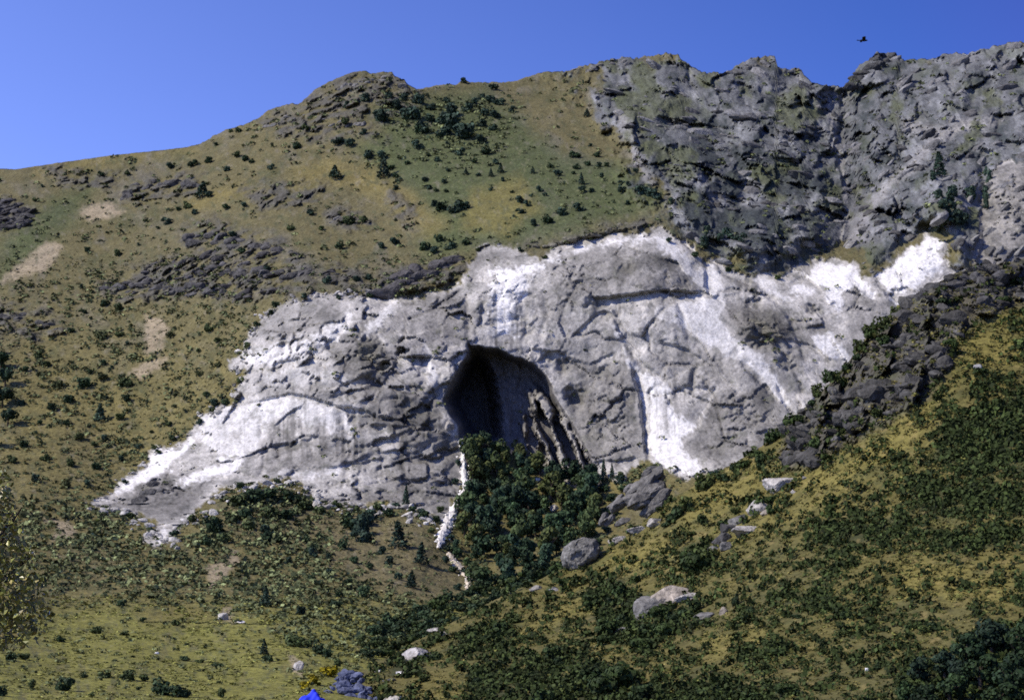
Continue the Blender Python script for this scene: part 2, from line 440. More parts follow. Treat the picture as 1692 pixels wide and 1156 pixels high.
STEPS += [([(1084,192),(1110,196),(1140,203),(1172,208)], 9, 16), ([(1000,215),(1012,216)], 6, 10), ([(1100,240),(1124,240)], 7, 11), ([(1204,183),(1226,188)], 7, 11), ([(1204,132),(1225,138),(1244,147)], 9, 14),
 ([(1299,215),(1326,227)], 8, 12), ([(1286,298),(1320,306),(1353,312)], 9, 16), ([(1170,318),(1200,320),(1228,332),(1252,342)], 10, 14), ([(1394,252),(1417,256)], 8, 11), ([(1449,234),(1466,250),(1486,270)], 12, 22),
 ([(1471,143),(1495,150),(1521,165)], 11, 16), ([(1558,172),(1585,178),(1612,190)], 9, 14), ([(1526,180),(1552,206)], 9, 14), ([(1349,338),(1370,346),(1394,362)], 10, 16), ([(1470,338),(1500,345),(1522,360)], 11, 24),
 ([(1490,380),(1515,392)], 9, 12), ([(1230,260),(1262,268)], 7, 11), ([(1160,285),(1196,288)], 7, 11), ([(1330,170),(1352,180)], 6, 10), ([(1590,120),(1630,130)], 7, 11), ([(1640,190),(1680,186)], 8, 13), ([(1100,300),(1140,306)], 6, 10),
 ([(1260,190),(1290,200)], 6, 10), ([(1330,250),(1350,262)], 6, 10), ([(1650,230),(1690,236)], 8, 14), ([(1425,180),(1450,190)], 7, 11), ([(1040,160),(1075,166)], 5, 9), ([(985,112),(1000,116),(1030,122)], 4, 9)]
GROOVES = [([(1393,140),(1388,220),(1393,300),(1404,415)], 20, 42), ([(1140,100),(1150,180),(1190,260),(1240,330)], 9, 30), ([(1560,110),(1530,180),(1500,260),(1440,350)], 8, 34), ([(1690,180),(1640,220),(1590,300)], 8, 26),   # chimneys and cracks: (line, depth m, half width px)
 ([(772,480),(774,530),(773,562)], 1.2, 4), ([(430,690),(438,740),(432,790)], 1.4, 5), ([(1285,640),(1300,670),(1312,690)], 2, 4),
 ([(1030,560),(1062,606),(1100,630)], 2, 5), ([(860,490),(870,540),(862,570)], 0.8, 5), ([(1440,300),(1400,350),(1405,410)], 9, 16), ([(1388,200),(1386,222),(1390,240)], 9, 7), ([(1138,108),(1140,124),(1136,138)], 8, 5), ([(1634,250),(1624,285),(1627,310),(1616,345)], 8, 8),
 ([(1560,270),(1575,330),(1590,380)], 6, 14), ([(935,640),(950,660),(962,680)], 3.5, 8), ([(600,585),(622,606),(628,616)], 5, 9),
 ([(640,598),(632,615)], 4, 6), ([(905,555),(940,590),(960,610)], 1.2, 4), ([(1180,590),(1215,640),(1230,680)], 1.5, 5),
 ([(900,480),(905,520),(890,560)], 0.8, 5), ([(1120,500),(1140,560),(1190,600)], 1.0, 5), ([(480,660),(500,700),(520,760)], 0.9, 5),
 ([(700,610),(705,660),(720,720)], 1.0, 5), ([(560,680),(580,740),(570,800)], 1.0, 5), ([(650,720),(670,780),(690,840)], 1.2, 5)]
BUMPS = [  # (u, v, radius px along u, along v, metres towards the camera)
 (255,805,42,30,5), (605,590,34,30,4), (640,605,16,14,3), (1262,545,40,24,5), (1235,530,24,18,3), (590,890,110,80,4),
 (610,150,90,30,8), (1480,230,90,70,8), (1300,230,80,60,6), (1130,290,90,50,6), (1240,700,60,50,4),
 (1690,330,60,60,8), (930,440,60,40,3), (480,560,60,40,3), (1010,690,40,70,4), (820,480,50,50,3), (1340,340,60,30,6), (1520,420,40,30,3),
 (965,380,100,16,3)]
DARKROCK = [  # weathered dark outcrops showing through the turf
 [(200,330),(210,310),(240,300),(300,285),(335,290),(330,320),(280,330),(230,340)], [(300,375),(350,365),(400,385),(470,390),(480,420),(420,425),(350,420),(300,405)],
 [(165,470),(200,455),(260,430),(330,420),(420,400),(500,420),(520,450),(470,480),(390,500),(300,490),(220,500),(170,485)], [(-40,325),(20,330),(60,350),(40,378),(-40,385)],
 [(-40,510),(40,505),(90,520),(110,540),(60,560),(-40,560)], [(540,350),(600,350),(620,375),(580,380),(545,368)], [(614,474),(640,450),(700,435),(762,425),(768,455),(700,485),(620,484)],
 [(500,165),(560,128),(605,117),(650,119),(690,148),(700,180),(640,200),(600,190),(560,200),(500,200)], [(425,200),(500,180),(600,205),(640,225),(560,230),(470,225)],
 [(400,310),(480,300),(540,310),(520,340),(430,350)], [(640,310),(700,350),(680,380),(640,345)], [(80,275),(150,285),(215,275),(220,295),(150,310),(90,300)],
 [(375,430),(440,440),(520,470),(500,490),(420,490)], [(520,440),(600,440),(610,475),(540,470)],
 [(870,410),(960,385),(1062,362),(1075,372),(1000,388),(930,404),(878,420)]]
CRAGS = [(930,118),(1040,94),(1110,86),(1300,90),(1500,60),(1800,30),(1850,480),(1640,450),(1600,452),(1572,440),(1557,392),(1528,384),(1450,452),(1425,455),(1418,430),
 (1345,422),(1300,446),(1232,452),(1180,430),(1130,395),(1092,376),(1110,340),(1060,300),(1030,240),(985,180)]
GREENS = [[(620,185),(700,160),(800,150),(860,200),(930,260),(1030,270),(1100,335),(1060,352),(900,392),(700,424),(690,400),(730,370),(690,320),(640,290),(590,245),(640,215)],
 [(0,400),(90,330),(150,310),(110,370),(60,420),(0,460)], [(1500,300),(1600,280),(1600,360),(1540,380)]]
GOLDS = [[(230,1008),(335,1000),(350,1022),(240,1030)], [(540,265),(620,285),(690,330),(735,372),(715,395),(670,360),(600,320),(550,290)], [(780,320),(860,290),(890,350),(840,390),(760,380)], [(60,270),(260,250),(330,245),(250,262),(150,280),(60,290)],
 [(300,330),(400,300),(410,320),(330,350)], [(480,280),(560,265),(560,300),(490,310)]]
TANS = [[(0,465),(60,410),(75,400),(105,405),(80,440),(30,462)], [(212,618),(235,600),(280,585),(262,610),(232,625)], [(65,850),(120,865),(125,880),(85,895),(95,870)],
 [(130,345),(180,335),(200,350),(150,365)], [(240,520),(275,540),(262,580),(240,585)], [(340,940),(390,910),(395,930),(350,970)], [(365,1005),(378,1005),(380,1030),(365,1030)],
 [(475,1075),(495,1090),(500,1120),(482,1112)]]
SPUR = [(350,830),(420,805),(500,795),(560,835),(690,850),(740,920),(780,975),(700,1000),(600,960),(480,900),(380,880)]

SU0, SU1, STEP_U = -330.0, 2010.0, 2.3
NU = int((SU1 - SU0) / STEP_U) + 1
NV = 470
BACK = 10
us = np.linspace(SU0, SU1, NU)
sk = np.array(SKYLINE, float)
jag = 1.6 * pnoise(np.c_[us / 9, us * 0, us * 0], 5) + 1.2 * pnoise(np.c_[us / 3.7, us * 0, us * 0], 9)
vtop = np.interp(us, sk[:, 0], sk[:, 1]) + jag * np.where(us < 330, 0.35, np.where(us > 930, 2.2, 1.2))
VBOT = 1215.0
tt = np.linspace(0, 1, NV)
Um = np.repeat(us[None], NV, 0)
Vm = vtop[None] + tt[:, None] * (VBOT - vtop[None])

def build_m():
    U, V = Um.ravel(), Vm.ravel()
    # smooth base from a coarse grid
    cu = np.linspace(SU0 - 5, SU1 + 5, 160); cv = np.linspace(-40, 1230, 120)
    g = depth_m(*np.meshgrid(cu, cv))
    fi = (U - cu[0]) / (cu[1] - cu[0]); fj = (V - cv[0]) / (cv[1] - cv[0])
    i = np.clip(fi.astype(int), 0, len(cu) - 2); j = np.clip(fj.astype(int), 0, len(cv) - 2); a = fi - i; b = fj - j
    D = (g[j, i] * (1 - a) + g[j, i + 1] * a) * (1 - b) + (g[j + 1, i] * (1 - a) + g[j + 1, i + 1] * a) * b
    R = ray(U, V)
    P0 = R * D[:, None]
    q = np.c_[U, V, U * 0]
    W1 = fbm(q, 34, 3, 21) * 9; W2 = fbm(q, 34, 3, 31) * 9
    w1 = fbm(q, 10, 2, 41) * 3.2; w2 = fbm(q, 10, 2, 51) * 3.2
    Uw, Vw = U + W1 + w1, V + W2 + w2
    Uf, Vf = U + w1 * .8 + W1 * .35, V + w2 * .8 + W2 * .35
    edge = fbm(q, 30, 6, 22, gain=.68) * 24 - 1
    m_cliff = np.maximum(sstep(-2.5, 2.5, poly_sd(Uf, Vf, CLIFF) + edge), sstep(-2.5, 2.5, poly_sd(Uf, Vf, CLIFF_UP) + edge))
    sd_cl = np.maximum(poly_sd(U, V, CLIFF), poly_sd(U, V, CLIFF_UP))
    taper = sstep(0, 46, -sd_cl)
    sd_cr = poly_sd(Uw, Vw, CRAGS); nz_cr = fbm(q, 80, 6, 23, gain=.68)
    m_crag = sstep(-38, 34, sd_cr + nz_cr * 70) * (1 - m_cliff)
    m_crc = sstep(-10, 10, sd_cr + nz_cr * 105 - 6) * (1 - m_cliff)
    m_dark = np.zeros(len(U))
    wd = fbm(q, 26, 5, 177, gain=.65) * 26
    for p in DARKROCK:
        m_dark = np.maximum(m_dark, sstep(-14, 12, poly_sd(Uw, Vw, p) + wd))
    sd_cave = poly_sd(U + w1 * .6, V + w2 * .6, CAVE)
    m_cave = sstep(-1.2, 1.2, sd_cave)
    # ---- relief
    base = fbm(P0, 60, 4, 1) * 3.0 + fbm(P0, 14, 4, 2) * 0.9
    turf = fbm(P0, 5, 3, 3) * 0.35
    g1, g2, idw = cells(P0 * (1, 1, 1.5) + fbm(P0, 4, 2, 71)[:, None] * 2, 4.4, 5)
    block2 = (idw - .5) * 1.3 - np.exp(-((g2 - g1) / .08) ** 2) * .5
    # the beds of the cliff rise to the right in its left half and dip to the right in its right half
    ic = np.nonzero((m_cliff > 0) | (m_dark > 0))[0]; ik = np.nonzero(m_crag > 0)[0]
    Pc, Pk = P0[ic], P0[ik]
    def spread(idx, x):
        o = np.zeros(len(U)); o[idx] = x; return o
    wq = fbm(Pc, 10, 3, 171)[:, None] * 3
    bl = sstep(780, 1010, U[ic] + 60 * fbm(q[ic], 120, 2, 91))
    def bedded(fn):
        out = None
        for th, w_ in ((-.34, 1 - bl), (.62, bl)):
            a_ = (U[ic] * math.cos(th) + V[ic] * math.sin(th)) * .25; b_ = (-U[ic] * math.sin(th) + V[ic] * math.cos(th)) * .25
            r_ = fn(a_, b_)
            r_ = [x * w_ for x in r_]
            out = r_ if out is None else [x + y for x, y in zip(out, r_)]
        return [spread(ic, x) for x in out]
    yc = Pc[:, 1]
    fa, ga = bedded(lambda a_, b_: facets(np.c_[a_ / 1.5, b_, yc * .6] + wq, 17, 3))
    fb, gb = bedded(lambda a_, b_: facets(np.c_[a_ / 1.4, b_, yc * .6] + wq * .6, 5.2, 4))
    an, lic = bedded(lambda a_, b_: (fbm(np.c_[a_ / 3.2, b_, yc * .1] + wq * .5, 6, 4, 93, ridged=True), fbm(np.c_[a_ / 2.2, b_, yc * .1], 5, 4, 67)))
    PI_ = np.c_[U * .36, V * .36, P0[:, 1] * .16]
    wk = fbm(PI_[ik], 12, 3, 173)[:, None] * 5
    fc, gc = [spread(ik, x) for x in facets(PI_[ik] + wk, 19, 5)]
    idd = np.nonzero((m_crag > 0) | (m_dark > 0))[0]
    fd, gd = [spread(idd, x) for x in facets(PI_[idd] + fbm(PI_[idd], 10, 3, 173)[:, None] * 3, 8, 6)]
    rough = sstep(-.25, .3, fbm(P0, 24, 3, 96))
    m_w = np.zeros(len(U))
    for p, _ in WHITE:
        m_w = np.maximum(m_w, sstep(-7, 8, poly_sd(Uf + w1, Vf + w2, p)))
    knobbly = sstep(-30, 30, poly_sd(Uw, Vw, [(410,640),(430,540),(560,520),(640,540),(700,580),(730,660),(740,820),(640,830),(600,700),(500,640)]))
    rough = np.maximum(rough * (1 - .6 * m_w), .7 * knobbly)
    frac = np.exp(-(ga / .035) ** 2)
    frac2 = np.exp(-(gb / .05) ** 2)
    cq = 1 - .35 * sstep(850, 1000, U)
    rel_cliff = fbm(P0, 40, 3, 12) * 4.0 + fa * 4.4 * (.4 + .7 * rough) * cq + fb * (2.0 - 1.3 * sstep(850, 1000, U)) * (.2 + .8 * rough) - frac * 1.4 * (.15 + .85 * rough) * sstep(-.35, .15, fbm(P0, 26, 3, 181)) - frac2 * .5 * rough + an * .5 * rough + fbm(P0, 2.6, 3, 13) * .32 * (.2 + rough) + knobbly * fb * 1.3
    vee = sstep(1330, 1470, U + 40 * fbm(P0, 50, 2, 75))
    dip = P0[:, 2] + P0[:, 0] * (.42 * (1 - vee) - .75 * vee) + 60 * vee
    wob = fbm(PI_, 34, 3, 16)[:, None] * 14
    strata = fbm(np.c_[PI_[:, 0] * .3, P0[:, 1] * .1, -(V - 250) * .36 + U * .36 * (.45 * (1 - vee) - .7 * vee)] + wob * .8, 12, 4, 14, ridged=True)
    big = fbm(PI_ * (1, 1, 1.6) + wob, 75, 3, 97, ridged=True)
    mid = fbm(PI_ + fbm(PI_, 14, 3, 98)[:, None] * 6, 26, 4, 99, ridged=True)
    cliffy = sstep(-.3, .35, fbm(PI_, 40, 3, 63))
    big2 = fbm(PI_ * (1, .7, 1.5) + wob, 120, 3, 172, ridged=True)
    rel_crag = big2 * 22 + big * 11 + mid * 6.0 + fc * 14 * (.4 + .7 * cliffy) + fd * 6.5 * (.35 + .75 * cliffy) + strata * 2.4 * cliffy + block2 * .7 + fbm(PI_, 3.2, 3, 18) * .7
    brk = sstep(-.25, .15, fbm(P0, 9, 3, 64))
    rel_dark = (fd * 4.0 + fb * 2.2 + strata * 1.5 + fbm(P0, 4, 3, 19) * 0.9 + 2.2) * brk
    rel = base * (1 - m_cliff * .6) + turf
    rel = rel + m_cliff * (1 - .55 * m_cave) * rel_cliff + m_crag * rel_crag * 1.25 * (.12 + .88 * taper) + m_dark * rel_dark * 1.4 * (1 - m_cliff)
    D = D - rel
    for pts, amt, fall in STEPS:
        d, s, tp = line_d(Uf, Vf, pts, fall * 4)
        e = np.exp(-(d / fall) ** 1.3) * tp
        side = np.clip(s * d / 1.6, -1, 1)
        D = D + amt * np.where(amt > 0, 0.5 * (side + 1), 0.5 * (side - 1)) * e * (1 - m_cave)
    m_cr = np.zeros(len(U))
    for pts, amt, hw in GROOVES:
        d, s, tp = line_d(Uf, Vf, pts, hw * 3)
        e = np.exp(-(d / hw) ** 2) * np.sqrt(tp)
        D = D + amt * e * (1 - m_cave)
    hol = np.zeros(len(U))
    for (bu, bv, ru, rv, amt) in HOLLOWS:
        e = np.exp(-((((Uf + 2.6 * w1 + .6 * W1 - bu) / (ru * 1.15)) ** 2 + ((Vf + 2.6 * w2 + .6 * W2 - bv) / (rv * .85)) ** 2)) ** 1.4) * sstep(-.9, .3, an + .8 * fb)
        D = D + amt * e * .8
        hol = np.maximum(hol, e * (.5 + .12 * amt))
    for (bu, bv, ru, rv, amt) in BUMPS:
        e = np.exp(-((((Uw - bu) / ru) ** 2 + ((Vw - bv) / rv) ** 2)) ** 1.5)
        D = D - amt * e * (0.8 + .4 * block2)
    # ---- cave: a chamber behind the cliff face, open wall of flutes on its right side
    deep = sstep(-2, 26, poly_sd(U + w1 * 1.5, V + w2, CAVE_DEEP))
    lip = sstep(0, 13, sd_cave)
    k = np.clip((U - 840) / 120, 0, 1)
    wall = 23 - 6 * k + 2.5 * fbm(np.c_[U, V * .15, U * 0], 16, 3, 25)
    pil = np.zeros(len(U))
    n_f = fbm(q, 16, 3, 76); n_g = fbm(q, 9, 3, 77); n_h = fbm(q, 22, 3, 79)
    for pts, hw, top in FLUTES:
        d, s, tp = line_d(U + w1 * .9, V + w2 * .9, pts, 40)
        pil = np.maximum(pil, np.exp(-np.abs(d / (hw * (1.25 + .9 * n_f))) ** 2.6) * top * (.93 + .22 * n_g) * (1 - .6 * sstep(.12, .4, n_h)))
    ac_ = (U + w1 * 1.2 + W1 * .5 - .46 * (V - 640)) * .25
    rib = fbm(np.c_[ac_ / 1.0, (V + 3 * w2) * .25 / 6.5, U * 0], 6.2, 2, 174, ridged=True) + .12 * fbm(np.c_[ac_, V * .12, U * 0], 2, 2, 179)
    fr_, fg_ = facets(np.c_[ac_, V * .25 / 2.6, U * 0 + .5] , 4.2, 7)
    gate = sstep(-6, 26, (U - 862) + .12 * (V - 640) + 10 * n_h) * sstep(628, 668, V + 14 * n_g + .25 * (890 - U))
    rv_ = rib + .12 * fr_ + .45 * pil
    rin = rv_[(sd_cave > 0) & (gate > .5)]
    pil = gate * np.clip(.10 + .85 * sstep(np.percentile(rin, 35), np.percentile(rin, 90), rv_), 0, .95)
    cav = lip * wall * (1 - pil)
    cav = cav * (1 - deep) + lip * deep * 62
    cav = np.maximum(cav + 1.5 * n_g * lip, 0.6 * np.clip(sd_cave, 0, 4))
    D = D + m_cave * cav
    P = R * D[:, None]
    # ---- colours of the ground, some sun and shade put in
    n1 = fbm(PI_, 38, 4, 81); n2 = fbm(PI_, 11, 4, 82); n3 = fbm(PI_, 3.2, 3, 83); n4 = fbm(P0, 1.6, 2, 84)
    def mix(c, m, d):
        return c * (1 - m[:, None]) + np.array(d)[None] * m[:, None]
    hi = sstep(700, 430, V + 40 * n1)
    c = np.tile(A(.142, .124, .048), (len(U), 1))
    c = mix(c, hi, (.116, .103, .047))
    c = mix(c, sstep(.05, .35, fbm(PI_, 18, 5, 78)) * hi * .5, (.138, .130, .108))
    c = mix(c, sstep(.1, .4, fbm(PI_, 14, 5, 79)) * .6, (.070, .072, .030))
    c = mix(c, sstep(0.05, .4, n1 + .5 * n2) * .6, (.112, .100, .052))
    mead = sstep(960, 1040, V + 25 * n1)
    c = mix(c, mead * .85, (.190, .186, .042))
    c = mix(c, mead * sstep(.0, .4, n2 - .3 * n1) * .6, (.105, .125, .035))
    c = mix(c, sstep(.1, .4, n2) * .5 * (1 - hi), (.20, .165, .06))
    for p in GREENS:
        c = mix(c, sstep(-25, 20, poly_sd(Uw, Vw, p)) * .85, (.062, .080, .032))
    for p in GOLDS:
        c = mix(c, sstep(-16, 16, poly_sd(Uw, Vw, p) + 14 * n2 + 8 * n3) * .55, (.185, .152, .048))
    m = sstep(-18, 20, poly_sd(Uw, Vw, SPUR))
    c = mix(c, m * .8, (.142, .122, .064))
    for p in TANS:
        c = mix(c, sstep(-6, 4, poly_sd(Uw, Vw, p) + 6 * n3) * .7, (.33, .27, .185))
    c = mix(c, sstep(.12, .45, n3 + .4 * n2) * .55, (.070, .078, .042))      # tussocks and dwarf shrubs
    c = mix(c, sstep(.25, .5, n4) * .35, (.20, .18, .10))
    c = mix(c, sstep(.15, .5, fbm(PI_, 6, 5, 175)) * .55, (.060, .070, .034))
    c = mix(c, sstep(.2, .5, fbm(PI_, 4.5, 4, 176)) * .45 * (1 - mead), (.19, .172, .13))
    rockc = A(.082, .08, .070) * (1 + .35 * n3 + .25 * n2)[:, None]
    c = c * (1 - (m_dark * brk)[:, None] * .85) + rockc * (m_dark * brk)[:, None] * .85
    cr = A(.124, .129, .128) * (1 + .28 * n2 + .35 * n3)[:, None]
    pat = fbm(PI_ + fbm(PI_, 12, 3, 65)[:, None] * 6, 15, 5, 66)
    cr = mix(cr, sstep(.08, .34, pat + .3 * n3) * .55, (.27, .275, .275))
    cr = mix(cr, sstep(.0, .30, -pat + .35 * n3 + .25 * sstep(180, 330, V) * sstep(1500, 1350, U) - .05) * .88, (.040, .048, .047))
    cr = mix(cr, sstep(.05, .4, fbm(PI_, 10, 4, 87)) * .45, (.085, .098, .055))
    for pts, hw in (([(1366,150),(1372,205),(1378,240),(1392,268),(1397,304),(1394,395)], 4), ([(1500,285),(1473,297),(1440,340),(1405,400)], 9), ([(1600,205),(1540,235),(1500,280)], 9), ([(1500,205),(1560,215),(1640,200)], 10), ([(1030,190),(1050,270),(1100,330)], 12)):
        d, s_, tp = line_d(Uw, Vw, pts, 40)
        cr = mix(cr, np.exp(-(d / hw) ** 2) * .6, (.30, .29, .27))
    cr = mix(cr, np.exp(-(((Uw - 1420) / 26) ** 2 + ((Vw - 370) / 50) ** 2)) * .6, (.16, .155, .16))
    gp = sstep(.16, .32, fbm(PI_, 24, 5, 178) + .25 * sstep(1250, 1050, U)) * .75
    cr = mix(cr, gp, (.082, .092, .045))
    c = c * (1 - m_crc[:, None]) + cr * m_crc[:, None]
    # limestone
    lime = A(.465, .445, .405) * (1 + .25 * n2 + .22 * n3)[:, None]
    lich = sstep(-.02, .28, fbm(P0 * (1, 1, .6), 7, 5, 88) + .25 * n3)
    lime = mix(lime, lich * .6, (.25, .243, .225))
    lime = mix(lime, sstep(.1, .5, lic + .2 * n3) * .6, (.16, .16, .145))
    lime = mix(lime, sstep(.14, .4, fbm(P0, 2.6, 4, 68)) * .6, (.12, .12, .105))
    lime = mix(lime, sstep(.12, .4, fbm(P0 * (1, 1, .7), 13, 5, 69)) * .5, (.175, .17, .15))
    mw = np.zeros(len(U))
    for p, ws in WHITE:
        mw = np.maximum(mw, ws * sstep(-2.6, 2.6, poly_sd(Uf + w1, Vf + w2, p) + 9 * n2 + 9 * n3 + 6 * n4 - 9 * an + 9 * fa))
    streak = fbm(np.c_[U / 1.0, V * .06, U * 0], 7, 3, 33)
    lime = mix(lime, mw * (.95 - .45 * sstep(-.05, .45, n3 + streak * .4 + .6 * n2)), (.80, .785, .75))
    for p, s in GREYS:
        g = sstep(-12, 12, poly_sd(Uw, Vw, p) + 8 * n2)
        lime = lime * (1 - g * s * .84 * (1 - mw * .7))[:, None]
    lime = mix(lime, sstep(.22, .45, fbm(P0, 5, 4, 89)) * .5 * (1 - .7 * mw), (.15, .152, .115))
    drip = sstep(.1, .5, fbm(np.c_[U, V * .05 + 9, U * 0], 9, 4, 34)) * sstep(-.1, .3, fbm(np.c_[U, V * .5, U * 0], 70, 3, 35))
    lime = lime * (1 - .42 * drip)[:, None]
    lime = lime * (1 - .45 * frac * (.3 + .7 * rough))[:, None]
    for (wu0, wu1, wv0, wv1) in ((800, 872, 495, 575), (1070, 1120, 640, 715), (430, 600, 690, 760)):     # rain streaks
        mm = sstep(wu0 - 10, wu0 + 10, U) * sstep(wu1 + 10, wu1 - 10, U) * sstep(wv0 - 20, wv0 + 15, V) * sstep(wv1 + 20, wv1 - 10, V)
        lime = lime * (1 - mm * sstep(-.15, .35, streak) * .5)[:, None]
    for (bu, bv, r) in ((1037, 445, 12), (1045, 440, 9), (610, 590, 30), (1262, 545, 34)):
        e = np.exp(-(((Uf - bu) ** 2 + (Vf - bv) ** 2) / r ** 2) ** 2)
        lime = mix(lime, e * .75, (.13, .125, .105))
    lime = mix(lime, np.clip(hol, 0, .9) * .8, (.135, .13, .11))  # shade of the hollows put into the colour too, stronger where deeper
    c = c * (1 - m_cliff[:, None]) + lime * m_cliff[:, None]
    cavec = A(.13, .125, .12) * (1 + .3 * n2)[:, None]  # cave shade put into the rock colour
    cavec = mix(cavec, sstep(.35, .85, pil), (.30, .285, .25))  # ribs paler: the sunlight on them is put into the colour
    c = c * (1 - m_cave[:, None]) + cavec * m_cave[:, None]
    return P.reshape(NV, NU, 3), c.reshape(NV, NU, 3), m_cliff.reshape(NV, NU), sd_cave.reshape(NV, NU)

PM, CM, MCL, SDC = build_m()

def grid_normals(G):
    du = np.gradient(G, axis=1); dv = np.gradient(G, axis=0)
    n = np.cross(dv, du)
    n /= np.linalg.norm(n, axis=2)[..., None] + 1e-12
    return n

def back_rows(G, C, k, stp, drop):
    """the far side of a ridge: rows that run on and fall away behind the skyline"""
    top = G[0]
    rows, cols = [], []
    for i in range(k, 0, -1):
        r = top.copy()
        r[:, 1] += i * stp; r[:, 2] -= drop * (i ** 1.25) * stp
        r[:, 0] += (top[:, 0] / top[:, 1]) * i * stp
        rows.append(r); cols.append(C[0])
    return np.concatenate([np.array(rows), G]), np.concatenate([np.array(cols), C])

GM, GC = back_rows(PM, CM, BACK, 9.0, 0.55)
NMf = grid_normals(GM)

def faces_of(nv, nu):
    idx = np.arange(nv * nu).reshape(nv, nu)
    return np.stack([idx[:-1, :-1], idx[1:, :-1], idx[1:, 1:], idx[:-1, 1:]], -1).reshape(-1, 4)

def sub_mesh(name, G, C, Nn, faces, mat, parent=None):
    used, inv = np.unique(faces, return_inverse=True)
    me = np_mesh(name, G.reshape(-1, 3)[used], inv.reshape(-1, 4), C.reshape(-1, 3)[used], Nn.reshape(-1, 3)[used])
    return obj(name, me, mat, parent)

F = faces_of(NV + BACK, NU)
pad = lambda X, v: np.concatenate([np.full((BACK, NU), v), X])
clf = pad(MCL, 0).ravel()[F].mean(1) > 0.5
cvf = pad(SDC, -60).ravel()[F].min(1) > 0.5
Vp = np.concatenate([np.full((BACK, NU), -50.0), Vm]).ravel()[F].mean(1)
Up = np.concatenate([np.repeat(us[None], BACK, 0), Um]).ravel()[F].mean(1)
mdw = (Vp > 985 + 0.12 * np.abs(Up - 250)) & (Up < 640) & ~clf
mountain = tag(sub_mesh('mountain', GM, GC, NMf, F[~clf & ~cvf & ~mdw], MAT_TERRAIN), 'grassy and rocky mountainside under the blue sky', kind='structure')
meadow = tag(sub_mesh('meadow', GM, GC, NMf, F[mdw], MAT_TERRAIN), 'green meadow on the valley floor below the mountain', kind='structure')
cliff = tag(sub_mesh('limestone_cliff', GM, GC, NMf, F[clf & ~cvf], MAT_CLIFF), 'pale grey and white limestone cliff with a dark pointed cave mouth', 'cliff')
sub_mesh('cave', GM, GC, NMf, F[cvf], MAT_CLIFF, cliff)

# ------------------------------------------------------------------ near hillside on the right
CREST = [(300, 1230), (400, 1205), (470, 1180), (540, 1152), (600, 1108), (650, 1080), (690, 1056), (730, 1036), (760, 1022), (800, 1000), (870, 966), (930, 940), (1000, 908), (1050, 872),
 (1100, 830), (1150, 800), (1200, 772), (1250, 742), (1290, 715), (1310, 690), (1350, 655), (1400, 600), (1430, 560), (1480, 508), (1510, 492), (1540, 470), (1575, 452), (1600, 444), (1640, 436), (1692, 428), (1800, 400), (2010, 340)]
CT_H = [(1692,425,318),(2000,250,350),(1570,450,312),(1480,500,305),(1400,590,303),(1300,690,302),(1200,775,303),(1100,830,304),(1000,910,303),(870,960,300),
 (760,1020,290),(690,1055,278),(600,1110,245),(540,1156,232),(400,1190,260),(1692,600,270),(1692,800,225),(1692,1000,185),(1692,1156,152),(1500,700,262),
 (1500,900,220),(1500,1156,158),(1300,850,262),(1300,1000,215),(1300,1156,168),(1100,950,265),(1100,1050,225),(1100,1156,182),(900,1050,255),(900,1156,195),
 (750,1156,207),(2000,1156,145),(2000,700,240)]
depth_h = tps(CT_H)
HU0, HU1 = 380.0, 2010.0
HNU, HNV, HBACK = 600, 300, 8
hu = np.linspace(HU0, HU1, HNU)
cr = np.array(CREST, float)
hjag = 2.2 * pnoise(np.c_[hu / 14, hu * 0, hu * 0], 15) + 1.6 * pnoise(np.c_[hu / 5, hu * 0, hu * 0], 19)
htop = np.interp(hu, cr[:, 0], cr[:, 1]) + hjag
HBOT = 1260.0
Uh = np.repeat(hu[None], HNV, 0)
Vh = htop[None] + np.linspace(0, 1, HNV)[:, None] * (HBOT - htop[None])

CRAGBAND = [(1290,745),(1300,700),(1350,655),(1400,600),(1440,555),(1480,508),(1540,470),(1600,440),(1700,420),(1700,500),(1640,520),(1580,560),(1560,610),(1540,650),(1460,700),(1400,730),(1340,770),(1300,770)]
DARKVEG = [
 [(1340,860),(1420,850),(1500,855),(1505,890),(1440,895),(1350,910)], [(1440,900),(1480,895),(1475,915),(1440,912)], [(1540,880),(1650,865),(1692,870),(1692,900),(1560,912),(1520,905)],
 [(1560,700),(1692,640),(1692,780),(1600,790),(1540,760)], [(1500,780),(1600,800),(1692,800),(1692,860),(1520,850)], [(1490,1110),(1520,1090),(1560,1100),(1600,1050),(1640,1030),(1700,1040),(1700,1200),(1480,1200)],
 [(980,1010),(1040,985),(1070,1010),(1050,1060),(1000,1065)], [(1040,1010),(1100,990),(1150,1000),(1160,1030),(1090,1060),(1050,1050)], [(860,1090),(960,1080),(1050,1120),(1040,1200),(860,1200)],
 [(1210,1075),(1300,1060),(1310,1080),(1230,1095)], [(1120,910),(1180,890),(1180,930),(1140,950)], [(960,970),(1040,950),(1050,1000),(970,1010)],
 [(740,1060),(830,1020),(860,1040),(840,1080),(760,1100)], [(1260,990),(1350,975),(1390,1000),(1300,1010)], [(1060,1130),(1200,1120),(1300,1140),(1300,1200),(1060,1200)],
 [(780,1110),(860,1090),(860,1160),(780,1180)], [(1360,980),(1420,1000),(1390,1025),(1355,1005)], [(640,1090),(700,1085),(700,1115),(650,1112)]]
